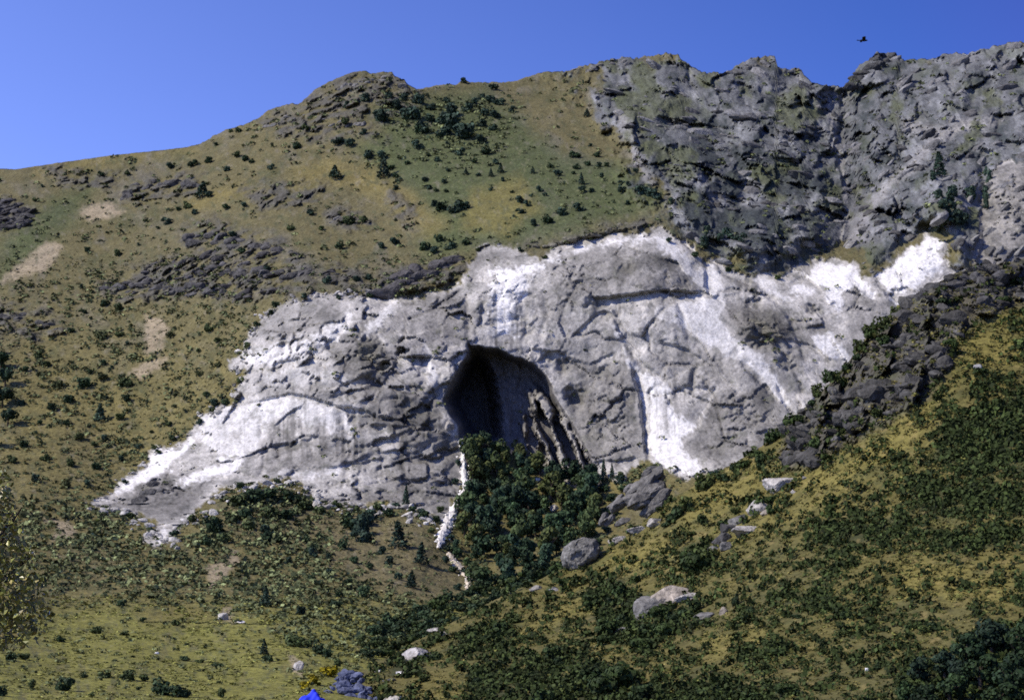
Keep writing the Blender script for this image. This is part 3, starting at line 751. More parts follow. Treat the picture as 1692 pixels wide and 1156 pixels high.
GOLDH = [[(840,1030),(960,985),(960,1010),(850,1070)], [(980,930),(1100,880),(1120,900),(1040,950)], [(1160,880),(1290,820),(1330,850),(1200,930)], [(1320,780),(1450,720),(1560,640),(1560,700),(1420,800),(1330,850)],
 [(790,1050),(850,1040),(840,1060),(760,1110)], [(690,1130),(760,1110),(760,1150),(690,1156)], [(1150,1050),(1260,1030),(1280,1060),(1180,1090)], [(980,1060),(1040,1070),(1000,1090)], [(1580,520),(1692,480),(1692,600),(1570,640)],
 [(1480,930),(1680,920),(1680,1000),(1500,990)], [(1150,800),(1250,760),(1280,800),(1200,860),(1120,870)]]

def build_h():
    U, V = Uh.ravel(), Vh.ravel()
    D = depth_h(U, V)
    R = ray(U, V)
    P0 = R * D[:, None]
    q = np.c_[U, V, U * 0]
    W1 = fbm(q, 30, 3, 121) * 12; W2 = fbm(q, 30, 3, 131) * 8
    Uw, Vw = U + W1, V + W2
    m_crag = sstep(-12, 8, poly_sd(Uw, Vw, CRAGBAND))
    f1, f2, idv = cells(P0 + fbm(P0, 4, 3, 161)[:, None] * 2, 4.0, 12)
    blk = (idv - .5) * 2.0 - np.exp(-((f2 - f1) / .09) ** 2) * 1.1
    rel = fbm(P0, 30, 4, 101) * 2.2 + fbm(P0, 6, 4, 102) * .7 + fbm(P0, 1.8, 3, 103) * .22
    PIh = np.c_[U * .11, V * .11, P0[:, 1] * .1]
    ha, hg = facets(PIh + fbm(PIh, 4, 3, 162)[:, None] * 1.2, 5.5, 15)
    hb, hg2 = facets(PIh + fbm(PIh, 3, 3, 163)[:, None] * .8, 2.2, 16)
    rel = rel + m_crag * (blk * .5 + ha * 6.0 + hb * 2.6 + 1.0)
    D = D - rel * np.clip(D / 250, .6, 1.1)
    P = R * D[:, None]
    n1 = fbm(P0, 30, 3, 181); n2 = fbm(P0, 7, 4, 182); n3 = fbm(P0, 2.2, 3, 183); n4 = fbm(P0, .9, 2, 184)
    def mix(c, m, d):
        return c * (1 - m[:, None]) + np.array(d)[None] * m[:, None]
    c = np.tile(A(.112, .099, .030), (len(U), 1))
    c = mix(c, sstep(-.1, .35, n1) * .6, (.085, .082, .032))
    for p in GOLDH:
        c = mix(c, sstep(-16, 14, poly_sd(Uw, Vw, p) + 8 * n2) * .7, (.170, .147, .040))
    c = mix(c, sstep(.0, .35, n2 + .4 * n3) * .65, (.062, .066, .024))
    for p in DARKVEG:
        c = mix(c, sstep(-10, 12, poly_sd(Uw, Vw, p) + 10 * n2) * .8, (.034, .042, .018))
    c = mix(c, sstep(.18, .45, n3) * .5, (.24, .185, .07))
    c = mix(c, sstep(.15, .45, n4) * .35, (.05, .05, .022))
    rk = A(.074, .071, .062) * (1 + .4 * n3 + .3 * n2)[:, None]
    rk = mix(rk, sstep(.0, .35, n2) * .6, (.07, .075, .04))
    c = c * (1 - m_crag[:, None] * .85) + rk * m_crag[:, None] * .85
    return P.reshape(HNV, HNU, 3), c.reshape(HNV, HNU, 3)

PHH, CHH = build_h()
GH, GHC = back_rows(PHH, CHH, HBACK, 5.0, 0.45)
FH = faces_of(HNV + HBACK, HNU)
hill = tag(sub_mesh('near_hillside', GH, GHC, grid_normals(GH), FH, MAT_NEAR), 'golden and green near hillside sloping up to the right', kind='structure')

# ground between the camera and the hills, and the wide plain everything stands on
def build_ground():
    gx = np.linspace(-160, 160, 120); gy = np.linspace(-90, 240, 120)
    X, Y = np.meshgrid(gx, gy)
    p = np.c_[X.ravel(), Y.ravel(), X.ravel() * 0]
    Z = -1.75 - 0.088 * np.maximum(Y.ravel(), 0) - 0.25 * np.abs(fbm(p, 12, 3, 201)) - 0.02 * np.maximum(np.abs(X.ravel()) - 60, 0)
    c = A(.13, .115, .045) * (1 + .5 * fbm(p, 6, 4, 203))[:, None]
    me = np_mesh('ground', np.c_[X.ravel(), Y.ravel(), Z], faces_of(120, 120), c, smooth=True)
    return obj('ground', me, MAT_NEAR)
tag(build_ground(), kind='structure')
me = np_mesh('plain', A((-6000, -6000, -46), (6000, -6000, -46), (6000, 6000, -46), (-6000, 6000, -46)).reshape(4, 3), np.array([[0, 1, 2, 3]]), np.tile(A(.12, .11, .06), (4, 1)))
tag(obj('plain', me, MAT_TERRAIN), kind='structure')

# ------------------------------------------------------------------ finding the ground under a picture position
def on_m(u, v):
    i = int(np.clip(round((u - SU0) / (SU1 - SU0) * (NU - 1)), 0, NU - 1))
    t = (v - vtop[i]) / (VBOT - vtop[i])
    return PM[int(np.clip(round(t * (NV - 1)), 0, NV - 1)), i]

def on_h(u, v):
    i = int(np.clip(round((u - HU0) / (HU1 - HU0) * (HNU - 1)), 0, HNU - 1))
    t = (v - htop[i]) / (HBOT - htop[i])
    return PHH[int(np.clip(round(t * (HNV - 1)), 0, HNV - 1)), i]

def crest_v(u):
    return float(np.interp(u, cr[:, 0], cr[:, 1]))

def layer_of(u, v):
    return 'H' if u > 545 and v > crest_v(u) - 1 else 'M'

def ground_at(u, v, layer=None):
    p = (on_h if (layer or layer_of(u, v)) == 'H' else on_m)(u, v)
    return p, p[1] / FPX          # the point, metres per photo pixel there

# ------------------------------------------------------------------ plants
def leaf_cloud(n, size, shape, lump_seed, lumps=9, asp=0.75):
    """n leaf sprays (quads) spread through a lumpy crown of unit size; returns verts, faces, shade per vert"""
    r = np.random.default_rng(lump_seed)
    lc = r.normal(size=(lumps, 3)); lc /= np.linalg.norm(lc, axis=1)[:, None]
    lc *= r.uniform(.25, .62, (lumps, 1)); lr = r.uniform(.26, .46, lumps)
    k = r.integers(0, lumps, n)
    d = r.normal(size=(n, 3)); d /= np.linalg.norm(d, axis=1)[:, None]
    c = lc[k] + d * (lr[k] * r.uniform(.5, 1.0, n) ** .5)[:, None]
    c = shape(c, r)
    nrm = d + r.normal(size=(n, 3)) * .45
    nrm /= np.linalg.norm(nrm, axis=1)[:, None]
    a = np.cross(nrm, r.normal(size=(n, 3))); a /= np.linalg.norm(a, axis=1)[:, None]
    b = np.cross(nrm, a)
    s = (size * r.uniform(.6, 1.35, n))[:, None]
    q = np.stack([c - a * s, c + b * s * asp - a * s * .1, c + a * s, c - b * s * asp + a * s * .15], 1)
    return q.reshape(-1, 3), np.arange(4 * n).reshape(n, 4)

def dome(c, r):
    c = c.copy(); c[:, 2] = c[:, 2] * .85 + .55
    c[:, 2] = np.abs(c[:, 2])
    return c

def cone(c, r):
    c = c.copy()
    z = np.clip((c[:, 2] + 1) / 2, 0, 1) * 1.0
    z = (np.argsort(np.argsort(z)) / len(z)) ** 1.35
    w = (1 - z) * .62 + .05
    w *= 1 + .22 * np.sin(z * 40)
    ang = np.arctan2(c[:, 1], c[:, 0]); rad = w * r.uniform(.35, 1, len(z)) ** .5
    return np.c_[np.cos(ang) * rad, np.sin(ang) * rad, z * 2.0 + .12]

PROTO = {}
def plant_mesh(name, kind, seed, col, n=420, size=.135):
    r = np.random.default_rng(seed + 500)
    v, f = leaf_cloud(n, size, cone if kind == 'cone' else dome, seed, lumps=int(r.integers(7, 13)))
    c = np.repeat(np.array(col)[None] * r.uniform(.75, 1.3, (n, 1)), 4, 0)
    me = np_mesh(name, v, f, c)
    PROTO[me.name] = (v, c)
    return me

def trunk_mesh(name, h, r0, r1, limbs=0, seed=0, lean=.05):
    rr = np.random.default_rng(seed)
    V, Fq = [], []
    def tube(p0, p1, a, b, k=7):
        p0, p1 = np.array(p0, float), np.array(p1, float)
        d = p1 - p0; d /= np.linalg.norm(d)
        x = np.cross(d, (0.3, 1, 0.1)); x /= np.linalg.norm(x); y = np.cross(d, x)
        base = len(V)
        for p, rad in ((p0, a), ((p0 + p1) / 2 + rr.normal(size=3) * .03 * h, (a + b) / 2), (p1, b)):
            for i in range(k):
                t = 2 * math.pi * i / k
                V.append(p + (x * math.cos(t) + y * math.sin(t)) * rad)
        for s in range(2):
            for i in range(k):
                Fq.append((base + s * k + i, base + s * k + (i + 1) % k, base + (s + 1) * k + (i + 1) % k, base + (s + 1) * k + i))
    tube((0, 0, -.15 * h), (lean * h, 0, h), r0, r1)
    for i in range(limbs):
        z = h * rr.uniform(.35, .95); a = rr.uniform(0, 6.28); L = h * rr.uniform(.35, .7)
        tube((lean * z, 0, z), (lean * z + L * math.cos(a) * .7, L * math.sin(a) * .7, z + L * .7), r0 * .45, r1 * .4)
    return np_mesh(name, np.array(V), np.array(Fq), smooth=True)

DKG = (.032, .054, .024); MDG = (.060, .082, .030); BLG = (.034, .058, .038); OLV = (.084, .096, .038)
SHRUBS = {'dark': [plant_mesh('shrub', 'dome', 10 + i, DKG) for i in range(4)],
          'mid': [plant_mesh('shrub', 'dome', 20 + i, MDG) for i in range(4)],
          'blue': [plant_mesh('shrub', 'dome', 30 + i, BLG) for i in range(4)],
          'olive': [plant_mesh('shrub', 'dome', 40 + i, OLV) for i in range(3)],
          'near': [plant_mesh('shrub', 'dome', 100 + i, c_) for i, c_ in enumerate([(.028, .046, .014), (.036, .056, .016), (.050, .066, .018), (.024, .040, .014)])],
          'yellow': [plant_mesh('shrub', 'dome', 90 + i, (.26, .21, .008)) for i in range(2)]}
CONES = [plant_mesh('crown', 'cone', 50 + i, BLG, 420, .125) for i in range(3)]
CROWNS = [plant_mesh('crown', 'dome', 60 + i, c_, 620, .115) for i, c_ in enumerate([(.034, .062, .026), (.028, .050, .026), (.056, .080, .028), (.042, .066, .024), (.030, .056, .030), (.070, .086, .026), (.026, .048, .022)])]
DARK_CROWNS = [plant_mesh('crown', 'dome', 80 + i, c_, 900, .095) for i, c_ in enumerate([(.016, .030, .012), (.020, .036, .012), (.014, .026, .014)])]
TRUNK = trunk_mesh('trunk', 1.0, .09, .05, 3, 4)
CTRUNK = trunk_mesh('trunk', 1.8, .07, .015, 0, 5, .0)
for s in SHRUBS.values():
    for m_ in s: m_.materials.append(MAT_LEAF)
for m_ in CONES + CROWNS + DARK_CROWNS: m_.materials.append(MAT_LEAF)
TRUNK.materials.append(MAT_BARK); CTRUNK.materials.append(MAT_BARK)

LANDMARKS = [(800,650,'the cave mouth'),(745,860,'the white scree'),(1075,790,'the pointed grey crag'),(960,915,'the big rounded boulder'),(1290,793,'the flat-topped boulder'),
 (1225,870,'the string of pale rocks'),(1120,970,'the tan boulder'),(690,1080,'the low pale boulder'),(1450,115,'the skyline rock tower'),(1250,110,'the flat skyline rock'),(610,130,'the skyline knob'),
 (710,145,'the skyline saddle'),(290,475,'the long dark rock band'),(470,440,'the dark cliff-top rocks'),(380,398,'the broken dark outcrop'),(265,315,'the high blocky outcrop'),(60,430,'the bare tan patch'),(235,605,'the curved pale scar'),
 (170,825,'the white cliff tip'),(300,1022,'the meadow strip'),(370,1016,'the upright whitish stone'),(530,1125,'the yellow bush'),(690,455,'the dark slab above the cliff'),(1060,487,'the long overhang'),
 (680,340,'the golden grass strip'),(820,340,'the golden grass patch'),(1572,335,'the green notch'),(656,890,'the largest spur conifer'),(696,918,'the second spur conifer'),(553,287,'the lone golden-slope conifer'),(439,990,'the slim meadow conifer'),
 (1600,1100,'the corner trees'),(1330,745,'the lowest near crag'),(1470,650,'the middle near crag'),(1617,606,'the lone grey boulder'),(1442,1035,'the tiny white stone'),(961,295,'the slim gully conifer'),(969,188,'the small high conifer'),
 (85,872,'the tan bank'),(20,350,'the high edge outcrop'),(50,530,'the grey edge outcrop'),(1060,370,'the grey rim ledge'),(1225,330,'the dark crag ledge'),(10,660,'the edge tree clump'),(165,690,'the lower slope conifer'),(335,320,'the outcrop conifer'),(260,1077,'the tiny white meadow stone'),(380,640,'the left cliff edge'),(590,885,'the spur bush clump'),(780,975,'the lower scree end')]

def where(u, v):
    best = min(LANDMARKS, key=lambda L: (L[0] - u) ** 2 + (1.3 * (L[1] - v)) ** 2)
    dx, dy = u - best[0], v - best[1]
    d = math.hypot(dx, dy)
    ax, ay = abs(dx), abs(dy)
    side = 'left of' if dx < 0 else 'right of'
    ver = 'above' if dy < 0 else 'below'
    if ax > 2.2 * ay: rel = side
    elif ay > 2.2 * ax: rel = ver
    else: rel = ver + ' and ' + side
    near = 'just ' if d < 26 else 'close ' if d < 55 else '' if d < 95 else 'well ' if d < 150 else 'far '
    return near + rel + ' ' + best[2]

SHRUB_SPECS = []
def shrub(u, v, w, label, group, tone='dark', h=None, layer=None, own=False):
    """w, h in photo px; v is where the foot stands"""
    SHRUB_SPECS.append((u, v, w * 1.12, (h or w * random.uniform(.72, .95)) * 1.1, label, group, tone, layer, own))

def grow_shrubs(limit=290):
    specs = sorted(SHRUB_SPECS, key=lambda s: (not s[8], -s[2] * s[3]))
    words = {'dark': 'dark green', 'mid': 'mid green', 'blue': 'bluish green', 'near': 'deep green', 'olive': 'olive green', 'yellow': 'yellow'}
    used = {}
    for (u, v, w, h, label, group, tone, layer, own) in specs[:limit]:
        p, k = ground_at(u, v, layer)
        o = obj('shrub', random.choice(SHRUBS[tone]), loc=p + A(0, 0, -.05 * w * k))
        o.scale = (w * k * .56, w * k * .56, h * k * .64)
        o.rotation_euler[2] = random.uniform(0, 6.28)
        if not own:
            size = 'tiny' if w < 13 else 'small' if w < 19 else 'mid-sized' if w < 28 else 'large' if w < 40 else 'very large'
            shape = ' tall' if h > 1.12 * w else ' low' if h < .66 * w else ''
            label = size + shape + ' ' + words[tone] + ' bush ' + where(u, v)
        g = used.setdefault(label, group)
        tag(o, label, 'shrub', g)
    vs, cs = [], []
    for (u, v, w, h, label, group, tone, layer, own) in specs[limit:]:
        p, k = ground_at(u, v, layer)
        pv, pc = PROTO[random.choice(SHRUBS[tone]).name]
        a = random.uniform(0, 6.28); c_, s_ = math.cos(a), math.sin(a)
        x = pv @ np.array([[c_, s_, 0], [-s_, c_, 0], [0, 0, 1]])
        vs.append(x * A(w * k * .56, w * k * .56, h * k * .64) + p); cs.append(pc * random.uniform(.75, 1.25))
    if vs:
        v = np.concatenate(vs)
        tag(obj('small_shrubs', np_mesh('small_shrubs', v, np.arange(len(v)).reshape(-1, 4), np.concatenate(cs)), MAT_SCRUB), 'smallest dark shrubs dotted over the grassy slopes', kind='stuff')

def tree(u, v, w, h, label, group, kind='broad', layer=None):
    p, k = ground_at(u, v, layer)
    e = obj('conifer_tree' if kind == 'cone' else 'broadleaf_tree', None, loc=p)
    tag(e, label, 'tree', group)
    if kind == 'cone':
        a = obj('crown', random.choice(CONES), parent=e); b = obj('trunk', CTRUNK, parent=e)
        s = (w * k * .78, w * k * .78, h * k * .47)
    else:
        a = obj('crown', random.choice(DARK_CROWNS if layer == 'H' else CROWNS), parent=e); b = obj('trunk', TRUNK, parent=e)
        a.location[2] = .35
        s = (w * k * .52, w * k * .52, h * k * .53)
    e.scale = [q_ * 1.08 for q_ in s]
    e.rotation_euler[2] = random.uniform(0, 6.28)
    return e

# --- conifers one can pick out
for (u, v, w, h, lab) in [
 (553, 296, 22, 22, 'dark conifer alone on the golden slope left of the green gully'),
 (633, 294, 20, 36, 'tall dark conifer on the left edge of the green gully'),
 (335, 327, 24, 26, 'dark conifer beside the dark outcrop high on the left slope'),
 (656, 905, 30, 40, 'largest dark conifer on the tan spur below the cliff'),
 (696, 930, 22, 32, 'dark conifer near the right edge of the tan spur, beside the white scree'),
 (681, 970, 20, 26, 'dark ragged conifer low on the tan spur above the gully bushes'),
 (439, 1003, 19, 32, 'slim dark conifer standing alone on the grass at the meadow edge'),
 (672, 836, 13, 32, 'narrow dark conifer against the foot of the grey cliff'),
 (961, 306, 11, 20, 'slim conifer among the shrubs of the green gully'),
 (969, 193, 13, 14, 'small conifer high on the olive slope below the summit crags'),
 (436, 1082, 15, 24, 'small dark conifer in the bushes at the foot of the meadow'),
 (1570, 372, 30, 62, 'tall dark conifer in the green notch below the right crags'),
 (1552, 292, 24, 40, 'dark conifer on the upper rim of the green notch in the right crags'),
 (998, 795, 12, 34, 'slim dark conifer at the foot of the grey buttress right of the cave'),
 (1012, 792, 10, 26, 'thin dark conifer beside the pointed grey crag'),
 (165, 695, 18, 28, 'dark conifer among shrubs on the lower left slope'),
 (880, 288, 9, 12, 'tiny conifer in the middle of the green gully'),
 (770, 290, 9, 13, 'tiny dark conifer on the right of the green gully'),
 (811, 292, 9, 14, 'small pointed conifer on the lower grass of the green gully'),
 (828, 287, 11, 16, 'pointed dark conifer right of the two tiny ones in the gully')]:
    tree(u, v, w, h, lab, 'conifers on the mountain', 'cone', 'M')

# --- shrubs, traced
G_GULLY = 'shrubs in the green gully below the ridge'
L_GULLY = 'small round dark shrub on the grass of the green gully'
for (u, v, w) in [(690,246,24),(693,221,22),(673,272,12),(723,268,14),(708,258,9),(760,256,20),(740,239,10),(793,238,24),(803,256,22),(820,271,14),(784,270,12),(743,284,9),(790,292,10),
 (739,283,8),(704,299,14),(711,313,14),(736,304,12),(738,317,10),(721,316,10),(652,315,14),(755,349,34),(730,348,24),(718,341,16),(770,346,18),(950,260,20),(951,280,14),(970,275,14),(910,278,12),(922,291,16),(948,289,10),
 (989,277,14),(1003,275,12),(963,316,18),(978,317,14),(992,294,12),(1027,305,14),(1030,318,18),(892,317,14),(902,324,10),(879,325,8),(858,336,20),(872,340,14),(956,349,24),(1037,337,12),(975,243,10),(988,260,14),
 (860,352,16),(930,356,20),(905,368,22),(880,372,16),(725,400,22),(700,412,24),(745,412,22),(770,405,18),(720,418,20),(660,300,12),(645,280,14),(632,262,22),(610,262,24),(578,243,24),(560,240,26),(655,293,14),(830,300,10),(845,320,9),(812,315,10)]:
    shrub(u, v, w, L_GULLY, G_GULLY, random.choice(('blue', 'blue', 'dark')), layer='M')
for (u, v, w) in [(600,168,20),(575,178,16),(630,198,26),(680,198,30),(712,202,16),(750,190,22),(772,184,18),(750,212,34),(765,228,34),(735,226,26),(700,218,26),(800,192,16),(815,196,18),(795,164,10),(815,149,14),(765,137,12),(777,216,14),
 (812,168,14),(825,174,16),(730,205,24),(715,182,16),(655,180,18),(690,172,20),(668,165,16),(640,165,14),(795,210,18),(815,215,14),(740,170,14),(785,172,14),(845,185,12)]:
    shrub(u, v, w * 1.3, 'dark shrub in the thicket under the rocky knob of the skyline', 'shrubs in the thicket under the skyline knob', 'blue', layer='M')
for (u, v, w) in [(1060,322,26),(1075,327,28),(1090,330,22),(1051,283,10),(1108,338,16),(1040,308,12)]:
    shrub(u, v, w, 'dark shrub along the boundary of grass and grey scree', 'shrubs where the gully meets the scree', 'blue', layer='M')
for (u, v, w, h) in [(1205,392,26,24),(1222,398,22,20),(1190,398,18,18),(1585,372,30,36),(1560,345,26,24),(1600,330,24,30),(1160,410,22,26),(1168,388,16,20),(1540,300,16,18),(1548,330,22,22),(1575,325,20,24),(1632,300,12,36),(1630,330,14,34),(1628,345,12,20)]:
    shrub(u, v, w, 'dark bush lodged in the grey crags above the right cliff', 'bushes in the right crags', 'blue', h=h, layer='M')
G_L = 'shrubs on the upper left slope'
for (u, v, w) in [(347,327,16),(310,345,18),(323,353,14),(295,349,10),(275,372,18),(262,379,10),(58,332,12),(145,416,14),(193,423,16),(375,346,16),(404,341,14),(70,309,8),(168,292,14),(210,289,12),(320,276,18),(345,271,16),
 (280,280,16),(375,284,14),(393,259,14),(405,265,16),(415,270,12),(395,219,14),(380,219,10),(355,242,10),(230,406,8),(135,476,10),(385,392,18),(490,245,20),(448,280,14),(505,215,14),(570,205,18),(600,222,16),(515,355,18),(575,372,24),(600,368,16),
 (650,405,20),(630,412,16),(590,465,18),(610,462,16),(540,468,18),(450,520,14),(400,420,14),(440,450,16),(560,410,18),(480,380,14),(530,380,12)]:
    shrub(u, v, w, 'scattered dark shrub among grass and outcrops of the upper left slope', G_L, random.choice(('blue', 'dark', 'mid')), layer='M')
G_LL = 'shrubs dotting the lower left slope'
for (u, v, w) in [(172,506,20),(198,513,20),(140,518,10),(116,549,14),(164,560,26),(197,557,16),(210,569,10),(279,559,16),(346,547,20),(190,577,8),(225,586,8),(327,582,10),(64,592,18),(77,606,16),(42,613,14),(63,621,12),(121,610,14),(170,604,14),
 (183,610,10),(148,618,12),(135,640,30),(93,640,20),(205,637,30),(170,628,20),(33,670,14),(85,678,18),(175,661,12),(208,663,18),(115,664,24),(200,693,18),(290,655,10),(305,660,10),(290,673,8),(328,621,16),(342,656,14),(350,681,14),(278,703,16),
 (130,727,20),(155,736,14),(175,727,14),(250,714,8),(285,728,14),(255,741,14),(230,741,14),(110,701,16),(65,702,12),(355,672,20),(360,606,14),(358,566,14),(40,740,18),(75,760,20),(115,770,18),(200,760,14),(160,775,18),(20,765,20),(60,795,18),(110,805,16),(145,800,14)]:
    shrub(u, v, w, 'scattered green shrub on the lower left slope beside the cliff', G_LL, random.choice(('mid', 'dark', 'blue', 'olive')), layer='M')
for (u, v, w, h) in [(2,612,34,36),(8,640,36,40),(4,672,40,40),(12,705,34,36),(-12,740,40,44),(-14,590,30,36)]:
    tree(u, v, w, h, 'dark tree at the left edge, ' + {612: 'highest of the clump in view', 640: 'second from the top of the clump', 672: 'tallest in the middle of the clump', 705: 'lowest of the clump in view', 740: 'under the clump, mostly outside the picture', 590: 'over the clump, mostly outside the picture'}[v], 'dark trees at the left edge', 'broad', 'M')
G_SP = 'bushes on the spur under the cliff'
for (u, v, w, h) in [(590,880,38,36),(603,868,34,32),(578,872,30,32),(597,895,34,30),(615,855,24,20),(640,853,20,16),(695,853,20,18),(440,893,20,22),(505,896,14,16),(525,888,12,14),(515,914,22,22),(437,880,18,18),(460,897,16,16),(520,920,20,20),(565,906,22,26),
 (630,916,18,18),(640,932,20,20),(658,958,16,16),(545,925,14,14),(603,986,22,24),(555,1004,26,20),(495,1014,24,18),(585,930,16,14),(612,940,14,12),(475,930,16,14),(545,950,18,14),(515,960,16,14),(575,965,18,14),(560,985,16,14),(700,858,18,18),(735,930,16,16)]:
    shrub(u, v, w, 'dark green bush on the tan spur below the left cliff', G_SP, random.choice(('dark', 'blue')), h=h, layer='M')
for (u, v, w, h) in [(395,835,40,30),(420,830,36,30),(450,826,38,28),(480,828,36,26),(505,842,30,24),(530,850,26,20),(405,855,34,26),(440,855,34,24),(475,858,30,22),(380,862,28,24),(352,880,34,34),(345,900,24,20),(368,895,24,20),(410,875,26,20)]:
    shrub(u, v, w, 'green bush in the belt along the foot of the left cliff', 'bushes along the left cliff foot', random.choice(('dark', 'mid')), h=h, layer='M')
G_MD = 'bushes on the meadow'
for (u, v, w, h) in [(110,1140,34,34),(55,1136,14,18),(175,1120,26,18),(212,1122,30,22),(238,1124,20,14),(270,1146,40,34),(295,1150,34,28),(365,1152,16,20),(2,1150,20,26),(292,1032,16,14),(235,1026,14,10),(200,1000,22,16),(160,1046,22,14),(40,1090,22,16),(20,1092,22,16),
 (485,1068,32,26),(505,1066,26,22),(528,1080,26,28),(540,1086,18,18),(305,1090,20,10),(360,1100,26,8),(330,1095,20,8),(100,1060,20,12),(140,1120,14,10),(150,1150,12,10),(228,1140,10,8),(205,1050,18,10),(440,1092,22,16),(555,1100,18,14)]:
    shrub(u, v, w, 'green bush on the valley meadow', G_MD, random.choice(('dark', 'mid')), h=h, layer='M')
# --- trees of the gully under the cave
GROVE = [(768,722),(800,728),(860,738),(885,765),(945,775),(990,800),(990,850),(950,905),(885,945),(790,965),(760,930),(746,885),(768,835),(772,780)]
def in_poly(u, v, poly):
    return poly_sd(A(u), A(v), poly)[0] > 0
pts = []
tries = 0
while len(pts) < 120 and tries < 9000:
    tries += 1
    u, v = random.uniform(745, 995), random.uniform(722, 965)
    if in_poly(u, v, GROVE) and all((u - a) ** 2 + ((v - b) * 1.3) ** 2 > 12 ** 2 for a, b in pts):
        pts.append((u, v))
for (u, v) in sorted(pts, key=lambda q: q[1]):
    w = random.choice((16, 22, 26, 30, 34, 40, 46)) * random.uniform(.85, 1.15)
    h = w * random.uniform(.9, 1.3)
    row = 'top row' if v < 765 else 'upper' if v < 815 else 'middle' if v < 865 else 'lower' if v < 915 else 'lowest'
    sd = 'left' if u < 830 else 'centre' if u < 905 else 'right'
    tree(u, v + 14, w, h, ('tall ' if h > 1.15 * w else 'round ') + ('small ' if w < 25 else 'large ' if w > 36 else '') + 'green tree, ' + row + ' ' + sd + ' of the gully grove', 'grove in the gully below the cave', 'broad', 'M')
for (u, v, w, h) in [(1020,800,18,22),(1030,812,22,18),(1008,850,26,22),(985,900,26,20),(905,950,30,24),(880,960,26,22),(850,975,28,22),(825,985,26,20),(870,935,26,24),(800,975,24,18),(1000,812,20,18),(1008,830,22,20),(992,862,26,22),(975,885,28,22),(1000,880,20,16),(962,905,30,22),(940,925,28,20),(985,835,24,22),(752,800,14,14),(756,770,12,14),(776,830,16,14),(758,870,16,14),(744,892,14,12),(720,862,16,14),(728,846,14,14),(712,880,14,12),(740,910,14,12),(752,915,18,14),(770,950,20,16),(748,945,16,12),(790,985,22,16),(756,975,18,14),(1015,850,18,16),(930,950,24,18)]:
    shrub(u, v, w, 'green bush on the margin of the grove', 'bushes on the margin of the grove', random.choice(('dark', 'mid', 'blue')), h=h, layer='M')
for (u, v, w, h) in [(205,800,12,9),(262,750,12,10),(330,700,14,12),(372,668,14,12),(398,632,14,14),(408,575,16,14),(425,540,14,12),(455,508,16,12),(500,492,14,11),(560,494,12,10),(610,492,14,11),(172,842,14,10),(215,856,18,12),(250,880,16,12),(288,886,18,14),(318,862,18,14),(556,838,20,16),(585,844,16,13),(625,842,18,14),(655,840,14,12),(682,846,16,13),(395,806,18,14),(460,798,16,12),(1105,400,14,12),(1150,425,14,12),(1205,450,14,11),(1285,462,14,10),(900,428,12,9),(860,416,12,9),(790,416,12,9),(1025,790,16,14),(1180,788,16,14)]:
    shrub(u, v, w, 'small bush rooted along the edge of the cliff', 'bushes along the cliff edge', random.choice(('dark', 'blue', 'mid')), h=h, layer='M')
GORGE = [(600,1050),(700,1000),(790,970),(890,945),(950,915),(1000,900),(930,945),(860,975),(790,1010),(720,1042),(640,1085),(590,1090)]
pts = []
tries = 0
while len(pts) < 85 and tries < 9000:
    tries += 1
    u, v = random.uniform(560, 1000), random.uniform(890, 1095)
    if in_poly(u, v, GORGE) and all((u - a) ** 2 + ((v - b) * 1.5) ** 2 > 12 ** 2 for a, b in pts):
        pts.append((u, v))
for (u, v) in sorted(pts, key=lambda q: q[1]):
    shrub(u, v + 4, random.uniform(18, 32), 'green bush in the stream bed where the near hillside meets the valley', 'bushes along the stream bed', random.choice(('dark', 'dark', 'mid', 'near')), layer='M')
